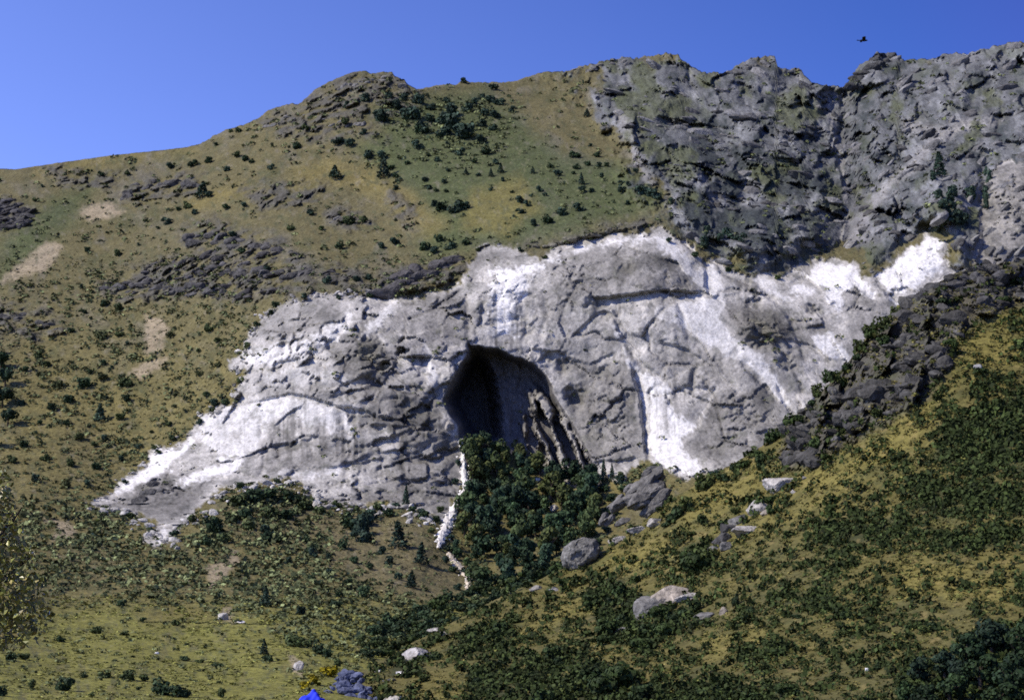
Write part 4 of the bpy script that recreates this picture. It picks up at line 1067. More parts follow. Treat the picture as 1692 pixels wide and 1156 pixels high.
# --- near hillside
G_H = 'dark bushes on the near hillside'
for (u, v, w, h) in [(1322,700,22,20),(1395,640,26,24),(1460,570,24,22),(1556,500,26,20),(1660,505,28,20),(1450,690,24,20),(1570,575,24,20),(1680,470,26,20),(1550,660,24,16)]:
    shrub(u, v, w, 'dark bush among the crags of the near crest', 'bushes on the near crest', 'near', h=h, layer='H')
for u in range(1168, 1500, 21):
    uu = u + random.uniform(-5, 5)
    w = random.uniform(18, 34)
    shrub(uu, crest_v(uu) + random.uniform(4, 20), w, 'dark bush on the crest of the near hillside', 'bushes on the near crest', 'near', h=w * random.uniform(.7, 1.2), layer='H')
for (u, v, w, h) in [(1150,945,46,40),(1165,930,40,36),(1140,930,34,28),(975,1004,34,30),(1022,985,32,32),(1005,1000,30,24),(1232,1030,26,28),(1240,1014,20,22),(1215,1000,16,34),(1400,1022,30,22),(1385,1012,26,14),(1395,1050,26,14),(1545,1040,34,26),(1530,1046,22,14),(1320,1018,36,10),
 (830,1046,34,26),(850,1028,30,22),(1260,1088,40,16),(1290,1082,34,14),(1230,1092,26,12),(1115,1032,40,32),(1090,1025,34,34),(1130,1018,30,26),(1070,1050,36,28),(1100,1050,36,26),(1148,1010,26,26),(1070,1010,22,30),(1005,1048,40,34),(1025,1030,36,30),(1040,1058,40,30),(1000,1065,30,22),
 (1060,1075,44,30),(910,1090,32,30),(925,1100,30,26),(880,1100,28,24),(1120,855,34,34),(1135,842,30,30),(1108,862,28,26),(1200,795,22,24),(1215,778,22,22),(1255,775,18,28),(1310,735,20,26),(1300,700,18,24),(1280,725,20,24),(1170,800,26,18),(1195,870,24,14),(1265,835,34,22),(1275,850,26,22),
 (1030,1135,56,50),(1000,1150,50,44),(980,1128,44,36),(1060,1160,50,40),(940,1150,46,34),(900,1160,44,30),(1300,1150,40,30),(1500,1040,16,12),(1460,1042,12,10),(1450,1105,20,14),(1240,1160,36,24),(1160,1150,30,22),(1350,745,24,28),(1400,660,22,20),(1620,620,24,16),(1350,625,24,30),(1370,610,24,30),(1420,580,22,26),(1440,560,24,24),
 (1015,895,22,14),(1045,885,24,14),(1100,870,22,18),(1158,868,20,24),(1215,850,16,16),(930,965,26,16),(870,1000,24,20),(800,1060,26,20),(770,1080,28,20),(720,1090,26,18),(830,1100,28,20),(700,1125,24,16),(790,1130,30,20)]:
    shrub(u, v, w, 'dark dense bush on the golden near hillside', G_H, 'near', h=h, layer='H')
for (u, v, w, h, lab) in [(1600,1100,70,60,'big dark tree in the middle of the upper row of corner trees'),(1560,1120,60,52,'dark tree left of the middle in the upper row of corner trees'),(1640,1080,74,64,'highest big tree of the corner trees, near the grey stone'),
 (1680,1090,70,70,'big dark tree at the right edge, highest of those at that edge'),(1520,1130,56,50,'leftmost tree of the upper row of corner trees'),(1620,1140,80,66,'broadest tree in the centre of the corner trees'),(1570,1165,70,60,'dark tree at the bottom edge under the left corner trees'),
 (1675,1150,80,74,'tallest tree right in the bottom right corner'),(1500,1165,50,44,'small dark tree at the bottom edge, leftmost of the corner trees'),(1625,1075,44,40,'small dark tree just left of the highest corner tree'),(1650,1180,80,60,'dark tree rising from below the bottom edge in the right corner'),
 (1535,1175,60,50,'dark tree cut by the bottom edge, second from the left in the corner'),(1700,1120,70,66,'dark tree cut by the right edge above the bottom corner'),(1590,1135,64,50,'dark tree left of the broadest corner tree')]:
    tree(u, v, w, h, lab, 'dark trees in the bottom right corner', 'broad', 'H')

# ------------------------------------------------------------------ low scrub and tussocks nobody could count
def scrub(name, label, spots, col0, var, quads=11, mat=MAT_SCRUB, flat=1.0):
    """spots: (point, radius m, height m, tone)"""
    n = len(spots)
    P = np.array([s[0] for s in spots]); r = np.array([s[1] for s in spots]); h = np.array([s[2] for s in spots]) * flat; tn = np.array([s[3] for s in spots])
    d = RNG.normal(size=(n, quads, 3)); d /= np.linalg.norm(d, axis=2)[..., None]
    rad = RNG.uniform(.35, 1, (n, quads, 1)) ** .5
    c = d * rad
    c[..., 2] = np.abs(c[..., 2])
    nr = d + RNG.normal(size=d.shape) * .6; nr[..., 2] += .3
    nr /= np.linalg.norm(nr, axis=2)[..., None]
    a = np.cross(nr, RNG.normal(size=d.shape)); a /= np.linalg.norm(a, axis=2)[..., None]
    b = np.cross(nr, a)
    s = RNG.uniform(.28, .55, (n, quads, 1)) * (11 / max(quads, 11)) ** .5
    q = np.stack([c - a * s, c + b * s * .8, c + a * s, c - b * s * .8], 2)
    q = q * np.stack([r, r, h], -1)[:, None, None, :] + P[:, None, None, :]
    cols = np.array([col0])[None] * tn[:, :, None].transpose(0, 2, 1) if tn.ndim == 2 else np.array(col0)[None, None] * tn[:, None, None]
    cols = np.broadcast_to(cols, (n, quads, 3)) * RNG.uniform(1 - var, 1 + var, (n, quads, 1))
    me = np_mesh(name, q.reshape(-1, 3), np.arange(n * quads * 4).reshape(-1, 4), np.repeat(cols.reshape(-1, 3), 4, 0))
    return tag(obj(name, me, mat), label, kind='stuff')

def scatter(n, dens, layer, wpx, urange, vrange):
    u = RNG.uniform(*urange, n * 4); v = RNG.uniform(*vrange, n * 4)
    keep = RNG.uniform(0, 1, n * 4) < dens(u, v)
    u, v = u[keep][:n], v[keep][:n]
    out = []
    for a, b in zip(u, v):
        if layer == 'M' and (layer_of(a, b + 6) == 'H' or b < np.interp(a, us, vtop) + 3): continue
        if layer == 'H' and b < crest_v(a) + 2: continue
        p, k = ground_at(a, b, layer)
        w = RNG.uniform(*wpx) * k * .5
        out.append((p, w, w * RNG.uniform(.8, 1.3), RNG.uniform(.7, 1.35)))
    return out

def maxpoly(u, v, polys, soft):
    m = np.zeros(len(u))
    for p in polys:
        m = np.maximum(m, sstep(-soft, soft, poly_sd(u, v, p)))
    return m

def dens_m(u, v):
    q = np.c_[u, v, u * 0]
    d = .2 + .8 * sstep(-.15, .35, fbm(q, 60, 3, 301)) * (.6 + .4 * sstep(-.2, .2, fbm(q, 18, 3, 303)))
    d = d * (.32 + .68 * sstep(380, 560, v)) 
    d = np.maximum(d, .6 * maxpoly(u, v, [[(-40,830),(150,840),(240,880),(300,900),(345,840),(420,810),(480,800),(540,850),(560,930),(700,1000),(720,1030),(600,1085),(480,1060),(400,1015),(200,990),(-40,970)]], 36))
    d = d * (1 - .97 * maxpoly(u, v, [CLIFF, CLIFF_UP], 3)) * (1 - .8 * sstep(990, 1040, v) * (u < 500)) * (1 - .6 * maxpoly(u, v, [[(600,860),(690,850),(740,920),(780,975),(700,1000),(620,960)]], 16))
    d = np.maximum(d, .75 * maxpoly(u, v, [[(600,150),(700,165),(800,165),(850,215),(820,262),(740,275),(690,255),(640,225)]], 24))
    d = d * (1 - .9 * maxpoly(u, v, TANS, 6))
    d = d * (1 - .6 * maxpoly(u, v, [CRAGS], 12)) * (1 - .8 * maxpoly(u, v, GOLDS, 8))
    return d

belt = scatter(2600, lambda u, v: (1 - maxpoly(u, v, TANS, 6)) * maxpoly(u, v, [[(-40,835),(150,842),(240,890),(300,910),(350,850),(420,815),(500,815),(560,930),(700,1005),(720,1030),(600,1085),(480,1055),(400,1005),(200,985),(-40,965)]], 20), 'M', (9, 24), (-40, 740), (800, 1100))
dark_line = []  # row of small dark tufts drawn as a thin dark line
belt = [(b_[0], b_[1], b_[2], b_[3] * random.choice((.7, 1.1, 1.5))) for b_ in belt[::2]]
for a_ in np.arange(228, 445, 2.2):
    p_, k_ = ground_at(a_, 1027 + (a_ - 228) * .02, 'M')
    dark_line.append((p_, 2.2 * k_, 2.6 * k_, random.uniform(.35, .6)))
scrub('scrub', 'low green scrub spread over the mountainside', belt + dark_line + scatter(18000, dens_m, 'M', (3.5, 16), (-280, 1800), (100, 1195)), (.112, .130, .056), .45, flat=.75)

def dens_h(u, v):
    q = np.c_[u, v * 1.6, u * 0]
    d = .22 + .6 * sstep(-.12, .25, fbm(q, 50, 3, 311))
    d = .36 * d * (1 - .6 * maxpoly(u, v, GOLDH, 12))
    cl = .25 + .75 * sstep(-.25, .12, fbm(q, 26, 4, 312))
    return np.maximum(d, .85 * cl * maxpoly(u, v, DARKVEG, 16)) * (1 - .75 * maxpoly(u, v, [CRAGBAND], 8))

scrub('hillside_scrub', 'low dark green scrub on the near hillside', scatter(18500, dens_h, 'H', (8, 26), (560, 2000), (340, 1225)), (.032, .046, .012), .4, quads=19)
scrub('olive_scrub', 'low olive scrub between the dark bushes of the near hillside', scatter(11000, lambda u, v: .25 + .6 * sstep(-.2, .3, fbm(np.c_[u, v * 1.5, u * 0], 38, 3, 321)), 'H', (6, 16), (560, 2000), (340, 1225)), (.092, .094, .024), .35, quads=9, flat=.65)
scrub('meadow_tufts', 'green and yellow grass tufts on the meadow', scatter(5200, lambda u, v: sstep(-.35, .2, fbm(np.c_[u, v * 3, u * 0], 46, 3, 331)), 'M', (5, 15), (-280, 620), (985, 1195)), (.185, .19, .05), .5, quads=8, flat=.4)
scrub('slope_tufts', 'bleached and green grass tufts on the lower mountain slopes', scatter(6500, lambda u, v: (.3 + .5 * sstep(-.2, .3, fbm(np.c_[u, v, u * 0], 50, 3, 341))) * (1 - .98 * maxpoly(u, v, [CLIFF, CLIFF_UP], 3)), 'M', (4, 10), (-280, 1000), (420, 1000)), (.175, .165, .07), .5, quads=7, flat=.45)
scrub('dry_grass', 'golden dry grass tussocks on the near hillside', scatter(15500, lambda u, v: .4 + .6 * maxpoly(u, v, GOLDH, 20), 'H', (4, 12), (560, 2000), (340, 1225)), (.150, .132, .038), .35, quads=7, flat=.6)

shrub(506, 1138, 24, 'bright yellow bushy patch just above the blue sheet at the bottom edge', None, 'yellow', h=16, layer='M', own=True)  # yellow colour patch built from leafy bush meshes
shrub(522, 1130, 30, 'yellow bushy patch between the bright one and the dull one beside the blue grey mound', None, 'yellow', h=20, layer='M', own=True)
shrub(543, 1117, 36, 'dull yellow bushy patch on the upper left side of the blue grey mound', None, 'yellow', h=22, layer='M', own=True)
grow_shrubs()

# ------------------------------------------------------------------ rocks
def ico(sub):
    import bmesh
    bm = bmesh.new(); bmesh.ops.create_icosphere(bm, subdivisions=sub, radius=1)
    v = np.array([x.co[:] for x in bm.verts]); f = np.array([[y.index for y in x.verts] for x in bm.faces]); bm.free()
    return v, f
ICO2, ICO3, ICO4, ICO5 = ico(2), ico(3), ico(4), ico(5)

def block(seed, sc, planes=14, base=ICO4, rough=.05):
    r = np.random.default_rng(seed)
    v, f = base
    n = r.normal(size=(planes, 3)); n /= np.linalg.norm(n, axis=1)[:, None]
    d = r.uniform(.62, 1.0, planes)
    dots = v @ n.T
    t = np.where(dots > .05, d[None] / np.maximum(dots, .05), 9)
    rad = np.minimum(t.min(1), 1.25)
    P = v * rad[:, None]
    P = P + v * (fbm(P + seed * 1.7, .7, 4, seed % 50) * rough * 2.2)[:, None]
    a = r.uniform(0, 6.28); ca, sa = math.cos(a), math.sin(a)
    P = P @ np.array([[ca, -sa, 0], [sa, ca, 0], [0, 0, 1]])
    return P * np.array(sc), f

CRESTR = (.064, .062, .056); GREYR = (.17, .165, .15); DARKR = (.082, .08, .076); PALER = (.34, .32, .285); WARM = (.33, .29, .235); BLUER = (.13, .16, .27); OLIVER = (.17, .16, .12)

def rock_obj(name, parts, base_p, col, label, cat, group=None, mat=MAT_ROCK):
    """parts: (offset, scale, seed, mesh level); more than one makes an Empty with a block per part"""
    many = len(parts) > 1
    e = tag(obj(name, None, loc=base_p), label, cat, group) if many else None
    for off, sc, seed, lev, *tl in parts:
        v, f = block(seed, sc, base=lev)
        if tl:
            ct, st_ = math.cos(tl[0]), math.sin(tl[0])
            v = np.c_[v[:, 0] * ct + v[:, 2] * st_, v[:, 1], -v[:, 0] * st_ + v[:, 2] * ct]
        v = v + (0 if many else np.array(off))
        n = fbm(v * 1.0 + seed, max(sc) * .6, 4, 401)
        n2 = fbm(v + seed * 2.1, max(sc) * .2, 3, 405)
        c = np.array(col)[None] * (1 + .4 * n + .4 * n2)[:, None]
        me = np_mesh('block' if many else name, v, f, c)
        if many: obj('block', me, mat, e, off)
        else: return tag(obj(name, me, mat, loc=base_p), label, cat, group)
    return e

RS = [100]
def boulder(u, v, w, h, col, label, layer=None, group=None, name='boulder', sunk=.55):
    """centre (u, v) and size in photo px"""
    p, k = ground_at(u, v + h * .3, layer)
    RS[0] += 1
    return rock_obj(name, [((0, 0, (h * .3 - h * .5 * sunk) * k), (w * .55 * k, w * .45 * k, h * .55 * k), RS[0], ICO4)], p, col, label, 'boulder', group)

def outcrop(line, size, n, col, label, layer=None, group=None, name='rock_outcrop', flat=.75, lev=ICO3):
    """a broken rock mass along a picture line; size = block size in px"""
    L = np.array(line, float)
    c = L.mean(0)
    p0, k0 = ground_at(c[0], c[1], layer)
    seg = np.r_[0, np.cumsum(np.sqrt(((L[1:] - L[:-1]) ** 2).sum(1)))]
    parts = []
    for i in range(n):
        t = (i + random.uniform(.1, .9)) / n * seg[-1]
        u = np.interp(t, seg, L[:, 0]); v = np.interp(t, seg, L[:, 1]) + random.uniform(-.5, .5) * size * .7
        p, k = ground_at(u, v, layer)
        s = size * random.uniform(.45, 1.0) * k * .62
        RS[0] += 1
        parts.append((p - p0 + A(0, s * .35, -.15 * s), (s * random.uniform(.9, 1.5), s, s * flat * random.uniform(.7, 1.3)), RS[0], lev))
    return rock_obj(name, parts, p0, col, label, 'outcrop', group)

def outline_rock(poly, thick, col, label, layer, grain=(1.0, .35), name='rock_outcrop', cat='outcrop', group=None, foot=.75, lev=None, stra=.5):
    """a solid rock with a traced outline, thick metres deep, ledged along its own bedding"""
    Pq = np.array(poly, float)
    cu, cv = Pq.mean(0)
    vb = cv + (Pq[:, 1].max() - cv) * foot
    p, k = ground_at(cu, vb, layer)
    d0 = ray(cu, cv); c0 = d0 * (p[1] / d0[1])
    v, f = lev or ICO5
    ang = np.arctan2(-v[:, 2], v[:, 0])
    pa = np.arctan2(Pq[:, 1] - cv, Pq[:, 0] - cu); pr = np.hypot(Pq[:, 0] - cu, Pq[:, 1] - cv)
    # radius of the polygon in every direction
    R = np.zeros(len(v))
    dx, dy = np.cos(ang), np.sin(ang)
    for (x1, y1), (x2, y2) in zip(Pq - (cu, cv), np.roll(Pq, -1, 0) - (cu, cv)):
        den = dx * (y2 - y1) - dy * (x2 - x1)
        den = np.where(np.abs(den) < 1e-9, 1e-9, den)
        t = (x1 * (y2 - y1) - y1 * (x2 - x1)) / den
        w_ = (x1 * dy - y1 * dx) / den
        R = np.where((t > 0) & (w_ >= -.001) & (w_ <= 1.001), np.maximum(R, t), R)
    rr = np.sqrt(v[:, 0] ** 2 + v[:, 2] ** 2) ** .6
    rg = np.random.default_rng(int(cu))
    pn = rg.normal(size=(16, 3)); pn[:, 1] = -np.abs(pn[:, 1]) - .25; pn /= np.linalg.norm(pn, axis=1)[:, None]
    pd = rg.uniform(.55, .95, 16)
    dt = v @ pn.T
    fac = np.minimum(np.where(dt > .08, pd[None] / np.maximum(dt, .08), 9).min(1), 1.0)
    X = np.c_[dx * R * rr * k, v[:, 1] * fac * thick, -dy * R * rr * k]
    wpos = X + c0
    b = X[:, 2] * grain[0] + X[:, 0] * grain[1]
    st = fbm(np.c_[b, X[:, 0] * .15, X[:, 1] * .15] + fbm(X, 6, 3, 501)[:, None] * 1.2, thick * .45, 4, 502, ridged=True)
    f1, f2, idv = cells(wpos, thick * .5, 31)
    amp = (st * stra + (idv - .5) * .55 + fbm(X, thick * .5, 4, 503) * .5) * thick * .28
    X[:, 1] -= amp * (v[:, 1] < .3)
    X[:, 0] += fbm(X, thick * .35, 3, 504) * thick * .08; X[:, 2] += fbm(X + 40, thick * .35, 3, 505) * thick * .08
    n = fbm(X, thick * .5, 4, 506); n2 = fbm(X, thick * .15, 3, 507)
    cc = np.array(col)[None] * (1 + .45 * n + .45 * n2)[:, None]
    me = np_mesh(name, X, f, cc)
    return tag(obj(name, me, MAT_ROCK, loc=c0), label, cat, group)

outline_rock([(926,922),(932,904),(946,894),(966,887),(986,890),(993,906),(986,924),(966,940),(944,942),(930,934)], 3.4, (.16, .156, .14), 'big rounded dark grey boulder at the edge of the grove', 'H', name='boulder', cat='boulder', stra=.1)

def rubble(name, label, spots, col, var):
    """spots: (point, size vector m, tilt)"""
    pro = [block(700 + i, (1, 1, 1), 10, ICO2, .02)[0] for i in range(20)]
    V, C = [], []
    for (p, sz, tilt) in spots:
        b = random.choice(pro) * sz
        c_, s_ = math.cos(tilt), math.sin(tilt)
        b = np.c_[b[:, 0] * c_ + b[:, 2] * s_, b[:, 1], -b[:, 0] * s_ + b[:, 2] * c_]
        V.append(b + p); C.append(np.tile(np.array(col) * random.uniform(1 - var, 1 + var), (len(b), 1)))
    nv = len(pro[0])
    Fq = (ICO2[1][None] + (np.arange(len(V)) * nv)[:, None, None]).reshape(-1, 3)
    return tag(obj(name, np_mesh(name, np.concatenate(V), Fq, np.concatenate(C)), MAT_ROCK), label, kind='stuff')

def rubble_spots(n, polys, layer, wpx, tiltf, asp=.45, pw=2.2):
    out = []
    L = [np.array(p, float) for p in polys]
    area = np.array([np.prod(p.max(0) - p.min(0)) for p in L]); area = area / area.sum()
    tries = 0
    while len(out) < n and tries < n * 6:
        tries += 400
        i = RNG.choice(len(L), p=area); p_ = L[i]
        u = RNG.uniform(p_[:, 0].min(), p_[:, 0].max(), 400); v = RNG.uniform(p_[:, 1].min(), p_[:, 1].max(), 400)
        ok = (poly_sd(u, v, p_) > 2) & (fbm(np.c_[u, v, u * 0], 34, 3, 601) > -.12)
        for a, b in zip(u[ok], v[ok]):
            if not (-60 < a < 1980) or b < np.interp(a, us, vtop) + 5: continue
            if layer == 'M' and layer_of(a, b + 4) == 'H': continue
            pt, k = ground_at(a, b, layer)
            w = (wpx[0] + (wpx[1] - wpx[0]) * RNG.uniform() ** pw) * k * .5
            out.append((pt + A(0, .2 * w, 0), A(w * RNG.uniform(.8, 1.5), w * .8, w * asp * RNG.uniform(.7, 1.5)), tiltf(a) + RNG.normal() * .25))
    return out[:n]

rubble('crag_rubble', 'broken grey rocks strewn over the right crags', rubble_spots(420, [CRAGS], 'M', (7, 36), lambda a: .38 if a < 1400 else -.55), (.15, .148, .142), .5)
rubble('outcrop_rubble', 'broken dark rocks around the outcrops of the left slope', rubble_spots(420, DARKROCK, 'M', (6, 24), lambda a: -.2), (.075, .072, .07), .45)
rubble('crest_rubble', 'broken grey rocks along the near crest', rubble_spots(260, [CRAGBAND], 'H', (6, 30), lambda a: .45, .6), (.064, .062, .056), .5)

def pointed_crag():
    poly = [(988,862),(1000,842),(1022,822),(1046,794),(1066,774),(1081,767),(1094,776),(1100,798),(1106,828),(1100,848),(1060,860),(1020,868)]
    p, k = ground_at(1050, 852, 'H')
    r = np.random.default_rng(42)
    parts, tries = [], 0
    while len(parts) < 30 and tries < 4000:
        tries += 1
        u, v = r.uniform(985, 1108), r.uniform(768, 868)
        sd = poly_sd(A(u), A(v), poly)[0]
        if sd < 2: continue
        w = min(34, 12 + sd * 1.3) * r.uniform(.8, 1.2)
        d = ray(u, v); q = d * ((p[1] + 5 - .22 * sd * 2 * k - (v - 815) * .06) / d[1])
        parts.append((q - p, (w * .72 * k, w * .62 * k, w * .36 * k), 900 + len(parts), ICO3, -.62 + r.normal() * .18))
    rock_obj('rock_outcrop', parts, p, (.135, .13, .118), 'pointed dark grey crag standing at the foot of the cliff, right of the grove', 'outcrop')
pointed_crag()

for (line, size, n, col, lab) in [
 ([(205,335),(215,310),(250,308),(300,300),(332,300)], 22, 14, DARKR, 'dark blocky outcrop high on the left slope near a conifer'),
 ([(305,395),(350,390),(400,405),(465,410)], 22, 14, DARKR, 'dark broken outcrop in the middle of the left slope, above the long band'),
 ([(170,480),(230,470),(300,478),(380,485)], 24, 18, DARKR, 'long dark rock band on the left slope, its left half'),
 ([(350,440),(410,450),(470,455),(515,440)], 24, 16, DARKR, 'dark rock mass at the right end of the long band, above the cliff'),
 ([(-30,350),(20,345),(50,362)], 22, 7, DARKR, 'dark outcrop at the left edge under the grassy ridge'),
 ([(-20,535),(40,525),(100,540)], 20, 9, DARKR, 'grey outcrop at the left edge halfway down the slope'),
 ([(545,362),(580,362),(612,370)], 14, 7, GREYR, 'small grey outcrop between the gully and the left slope'),
 ([(560,150),(600,135),(640,130),(668,140)], 16, 12, GREYR, 'rocky knob forming the skyline left of the saddle'),
 ([(440,205),(500,195),(560,205),(610,210)], 15, 13, GREYR, 'grey ledges below the skyline knob'),
 ([(940,120),(970,116),(1000,108),(1050,104)], 13, 9, GREYR, 'row of grey rocks on the skyline left of the summit'),
 ([(1404,148),(1414,132),(1428,118),(1444,106),(1458,100),(1474,100)], 21, 15, (.06, .06, .058), 'dark rock tower on the skyline right of the notch'),
 ([(1214,122),(1232,112),(1250,106),(1276,104)], 15, 9, (.12, .118, .11), 'flat topped rock on the skyline left of the notch'),
 ([(626,474),(655,466),(690,458),(725,450),(758,440)], 36, 15, (.080, .076, .074), 'dark slab of rock lying along the top edge of the cliff'),
 ([(880,412),(930,398),(990,384),(1055,368)], 12, 14, OLIVER, 'grey ledge along the upper rim of the cliff'),
 ([(590,590),(610,580),(630,600),(645,612)], 18, 8, OLIVER, 'brown weathered rock lump in the left face of the cliff'),
 ([(1240,535),(1265,540),(1285,562)], 18, 7, OLIVER, 'dark rounded rock on the right shoulder of the cliff'),
 ([(225,825),(250,810),(280,800)], 24, 7, DARKR, 'dark grey rock in the white scree at the lower left of the cliff'),
 ([(1080,215),(1120,205),(1165,212),(1215,225)], 16, 9, GREYR, 'grey ledge across the slope below the summit'),
 ([(1180,335),(1230,330),(1290,345),(1340,340)], 18, 10, DARKR, 'dark ledge at the foot of the right crags'),
 ([(1480,235),(1500,260),(1530,280)], 18, 8, DARKR, 'dark rocks in the middle of the right crags'),
 ([(1420,330),(1450,360),(1480,385)], 20, 9, DARKR, 'dark rocks beside the stony chute in the right crags'),
]:
    outcrop(line, size, n, col, lab, 'M', 'rock outcrops on the mountain')
for (line, size, n, col, lab) in [
 ([(1300,760),(1330,735),(1350,770)], 34, 10, CRESTR, 'lowest grey crag on the crest of the near hillside'),
 ([(1350,700),(1390,690),(1420,700)], 36, 11, CRESTR, 'jagged grey crag above the lowest one on the near crest'),
 ([(1420,650),(1470,640),(1510,655)], 34, 12, CRESTR, 'jagged grey crag in the middle of the near crest'),
 ([(1490,600),(1530,590),(1560,610)], 32, 10, CRESTR, 'grey crag of leaning slabs beside the golden slope'),
 ([(1500,525),(1540,520),(1580,530)], 30, 9, CRESTR, 'grey crag on the near crest below the white patch'),
 ([(1500,495),(1550,478),(1600,465)], 26, 10, DARKR, 'dark blocks along the edge of the near crest'),
 ([(1600,470),(1650,460),(1700,455)], 28, 10, DARKR, 'dark outcrop on the near crest at the right edge'),
 ([(1620,500),(1660,495),(1700,490)], 24, 8, DARKR, 'lower dark outcrop on the near crest at the right edge'),
]:
    outcrop(line, size, n, col, lab, 'H', 'crags on the near crest')
for (u, v, w, h, col, lab, ly) in [
 (1290, 794, 54, 28, PALER, 'pale flat-topped boulder highest on the near slope', 'H'),
 (1250, 835, 38, 25, PALER, 'whitish boulder at the top of the string of pale rocks', 'H'),
 (1266, 844, 20, 12, WARM, 'small pale stone right of the whitish boulder', 'H'),
 (1224, 853, 34, 22, GREYR, 'grey boulder left of the whitish one in the string of rocks', 'H'),
 (1234, 872, 52, 20, PALER, 'long pale slab in the string of rocks', 'H'),
 (1202, 868, 30, 24, DARKR, 'dark stone left of the long pale slab', 'H'),
 (1194, 887, 34, 22, DARKR, 'dark boulder below the long pale slab', 'H'),
 (1202, 900, 32, 18, GREYR, 'grey stone near the lower end of the string of rocks', 'H'),
 (1180, 905, 20, 18, GREYR, 'lowest stone of the string of rocks beside the big bush', 'H'),
 (1116, 974, 84, 46, WARM, 'pale tan boulder with bushes in front of it', 'H'),
 (1080, 996, 52, 50, GREYR, 'grey left end of the tan boulder group', 'H'),
 (1142, 982, 44, 18, PALER, 'pale slab leaning on the tan boulder', 'H'),
 (1165, 1016, 34, 16, GREYR, 'grey boulder below the tan boulder group', 'H'),
 (1195, 1008, 16, 16, WARM, 'small warm stone right of the grey boulder', 'H'),
 (1030, 1038, 30, 9, GREYR, 'low grey slab among the dark bushes', 'H'),
 (1020, 886, 34, 16, (.30, .28, .25), 'low grey rock right of the big rounded boulder', 'H'),
 (1055, 872, 34, 16, (.33, .31, .27), 'pale grey rock in the middle of the low rocks under the pointed crag', 'H'),
 (1085, 860, 30, 18, (.33, .31, .27), 'pale grey rock right under the pointed crag', 'H'),
 (690, 1080, 44, 26, (.38, .36, .33), 'pale grey boulder low on the left end of the near hillside', 'H'),
 (720, 1033, 22, 10, PALER, 'small white stone at the left end of the near crest', 'H'),
 (734, 1046, 18, 8, PALER, 'flat pale stone under the small white one', 'H'),
 (626, 1107, 12, 8, (.75, .74, .72), 'tiny white stone right of the yellow patch', 'H'),
 (666, 1109, 22, 8, (.6, .58, .54), 'flat white stone right of the tiny one', 'H'),
 (658, 1152, 36, 18, (.36, .34, .29), 'pale boulder cut by the bottom edge', 'H'),
 (645, 1122, 20, 8, GREYR, 'narrow grey stone above the pale boulder at the bottom edge', 'H'),
 (1442, 1035, 10, 6, (.75, .73, .68), 'tiny white stone in the grass between two bushes', 'H'),
 (1433, 1105, 8, 7, (.7, .7, .68), 'tiny white stone low on the golden slope', 'H'),
 (1648, 1037, 14, 12, (.35, .33, .30), 'grey stone at the top of the corner trees', 'H'),
 (1617, 606, 24, 14, (.24, .24, .23), 'grey boulder alone on the golden slope near the right edge', 'H'),
 (1311, 812, 10, 7, PALER, 'tiny white stone below the flat-topped boulder', 'H'),
 (1330, 789, 8, 7, PALER, 'tiny pale stone right of the flat-topped boulder', 'H'),
 (885, 970, 18, 12, (.33, .31, .27), 'pale stone at the upper edge of the near slope below the grove', 'H'),
 (917, 972, 20, 8, (.36, .34, .32), 'flat pale stone on the near slope below the big rounded boulder', 'H'),
 (370, 1016, 16, 24, (.5, .48, .43), 'upright whitish stone at the head of the meadow', 'M'),
 (397, 1026, 16, 6, (.75, .72, .68), 'flat white stone beside the upright one at the head of the meadow', 'M'),
 (915, 838, 14, 12, (.6, .56, .48), 'pale stone showing in the middle of the grove', 'M'),
 (887, 790, 9, 10, (.6, .57, .5), 'small pale stone near the top of the grove', 'M'),
 (972, 785, 12, 26, (.55, .52, .47), 'pale upright rock at the right side of the cave foot', 'M'),
 (260, 1077, 7, 6, (.6, .6, .58), 'tiny white stone on the open meadow', 'M'),
 (742, 698, 16, 22, PALER, 'cream rock knob at the left foot of the cave mouth', 'M'),
 (762, 732, 12, 14, (.7, .67, .6), 'white rock at the head of the white scree', 'M'),
 (722, 1001, 26, 18, (.22, .2, .17), 'brown grey boulder at the foot of the tan spur', 'M'),
 (492, 1098, 16, 30, (.36, .34, .31), 'pale stony streak boulder in the meadow bushes', 'M'),
]:
    boulder(u, v, w, h, col, lab, ly)

# ------------------------------------------------------------------ white scree running down from the cave
def ribbon(name, pts, mat, col, label, lift=.5, n=60, m=7):
    """pts: (u, v, half width px)"""
    P_ = np.array(pts, float)
    seg = np.r_[0, np.cumsum(np.sqrt(((P_[1:, :2] - P_[:-1, :2]) ** 2).sum(1)))]
    V, C = [], []
    for i in range(n):
        t = i / (n - 1) * seg[-1]
        u, v, w = (np.interp(t, seg, P_[:, j]) for j in range(3))
        wl, wr = w * random.uniform(.5, 1.5), w * random.uniform(.5, 1.5)
        off = random.uniform(-.8, .8)
        for j in range(m):
            s = j / (m - 1) * 2 - 1
            p, k = ground_at(u + (s * wl if s < 0 else s * wr) + off, v + random.uniform(-1, 1), 'M')
            V.append(p + A(0, -1.2 * (1 - s * s) - .6, lift * (1 - s * s) + random.uniform(-.1, .25)))
            C.append(np.array(col) * random.uniform(.82, 1.1))
    me = np_mesh(name, np.array(V), faces_of(n, m), np.array(C), smooth=False)
    return tag(obj(name, me, mat), label, kind='structure')
def scree_stones(pts, n):
    P_ = np.array(pts, float); out = []
    seg = np.r_[0, np.cumsum(np.sqrt(((P_[1:, :2] - P_[:-1, :2]) ** 2).sum(1)))]
    for _ in range(n):
        t = random.uniform(0, seg[-1]); u, v, w = (np.interp(t, seg, P_[:, j]) for j in range(3))
        p, k = ground_at(u + random.gauss(0, .8) * w, v, 'M')
        r_ = random.uniform(.8, 2.6) * k
        out.append((p + A(0, -1.0, .2), A(r_, r_, r_ * .8), random.uniform(-.5, .5)))
    return out
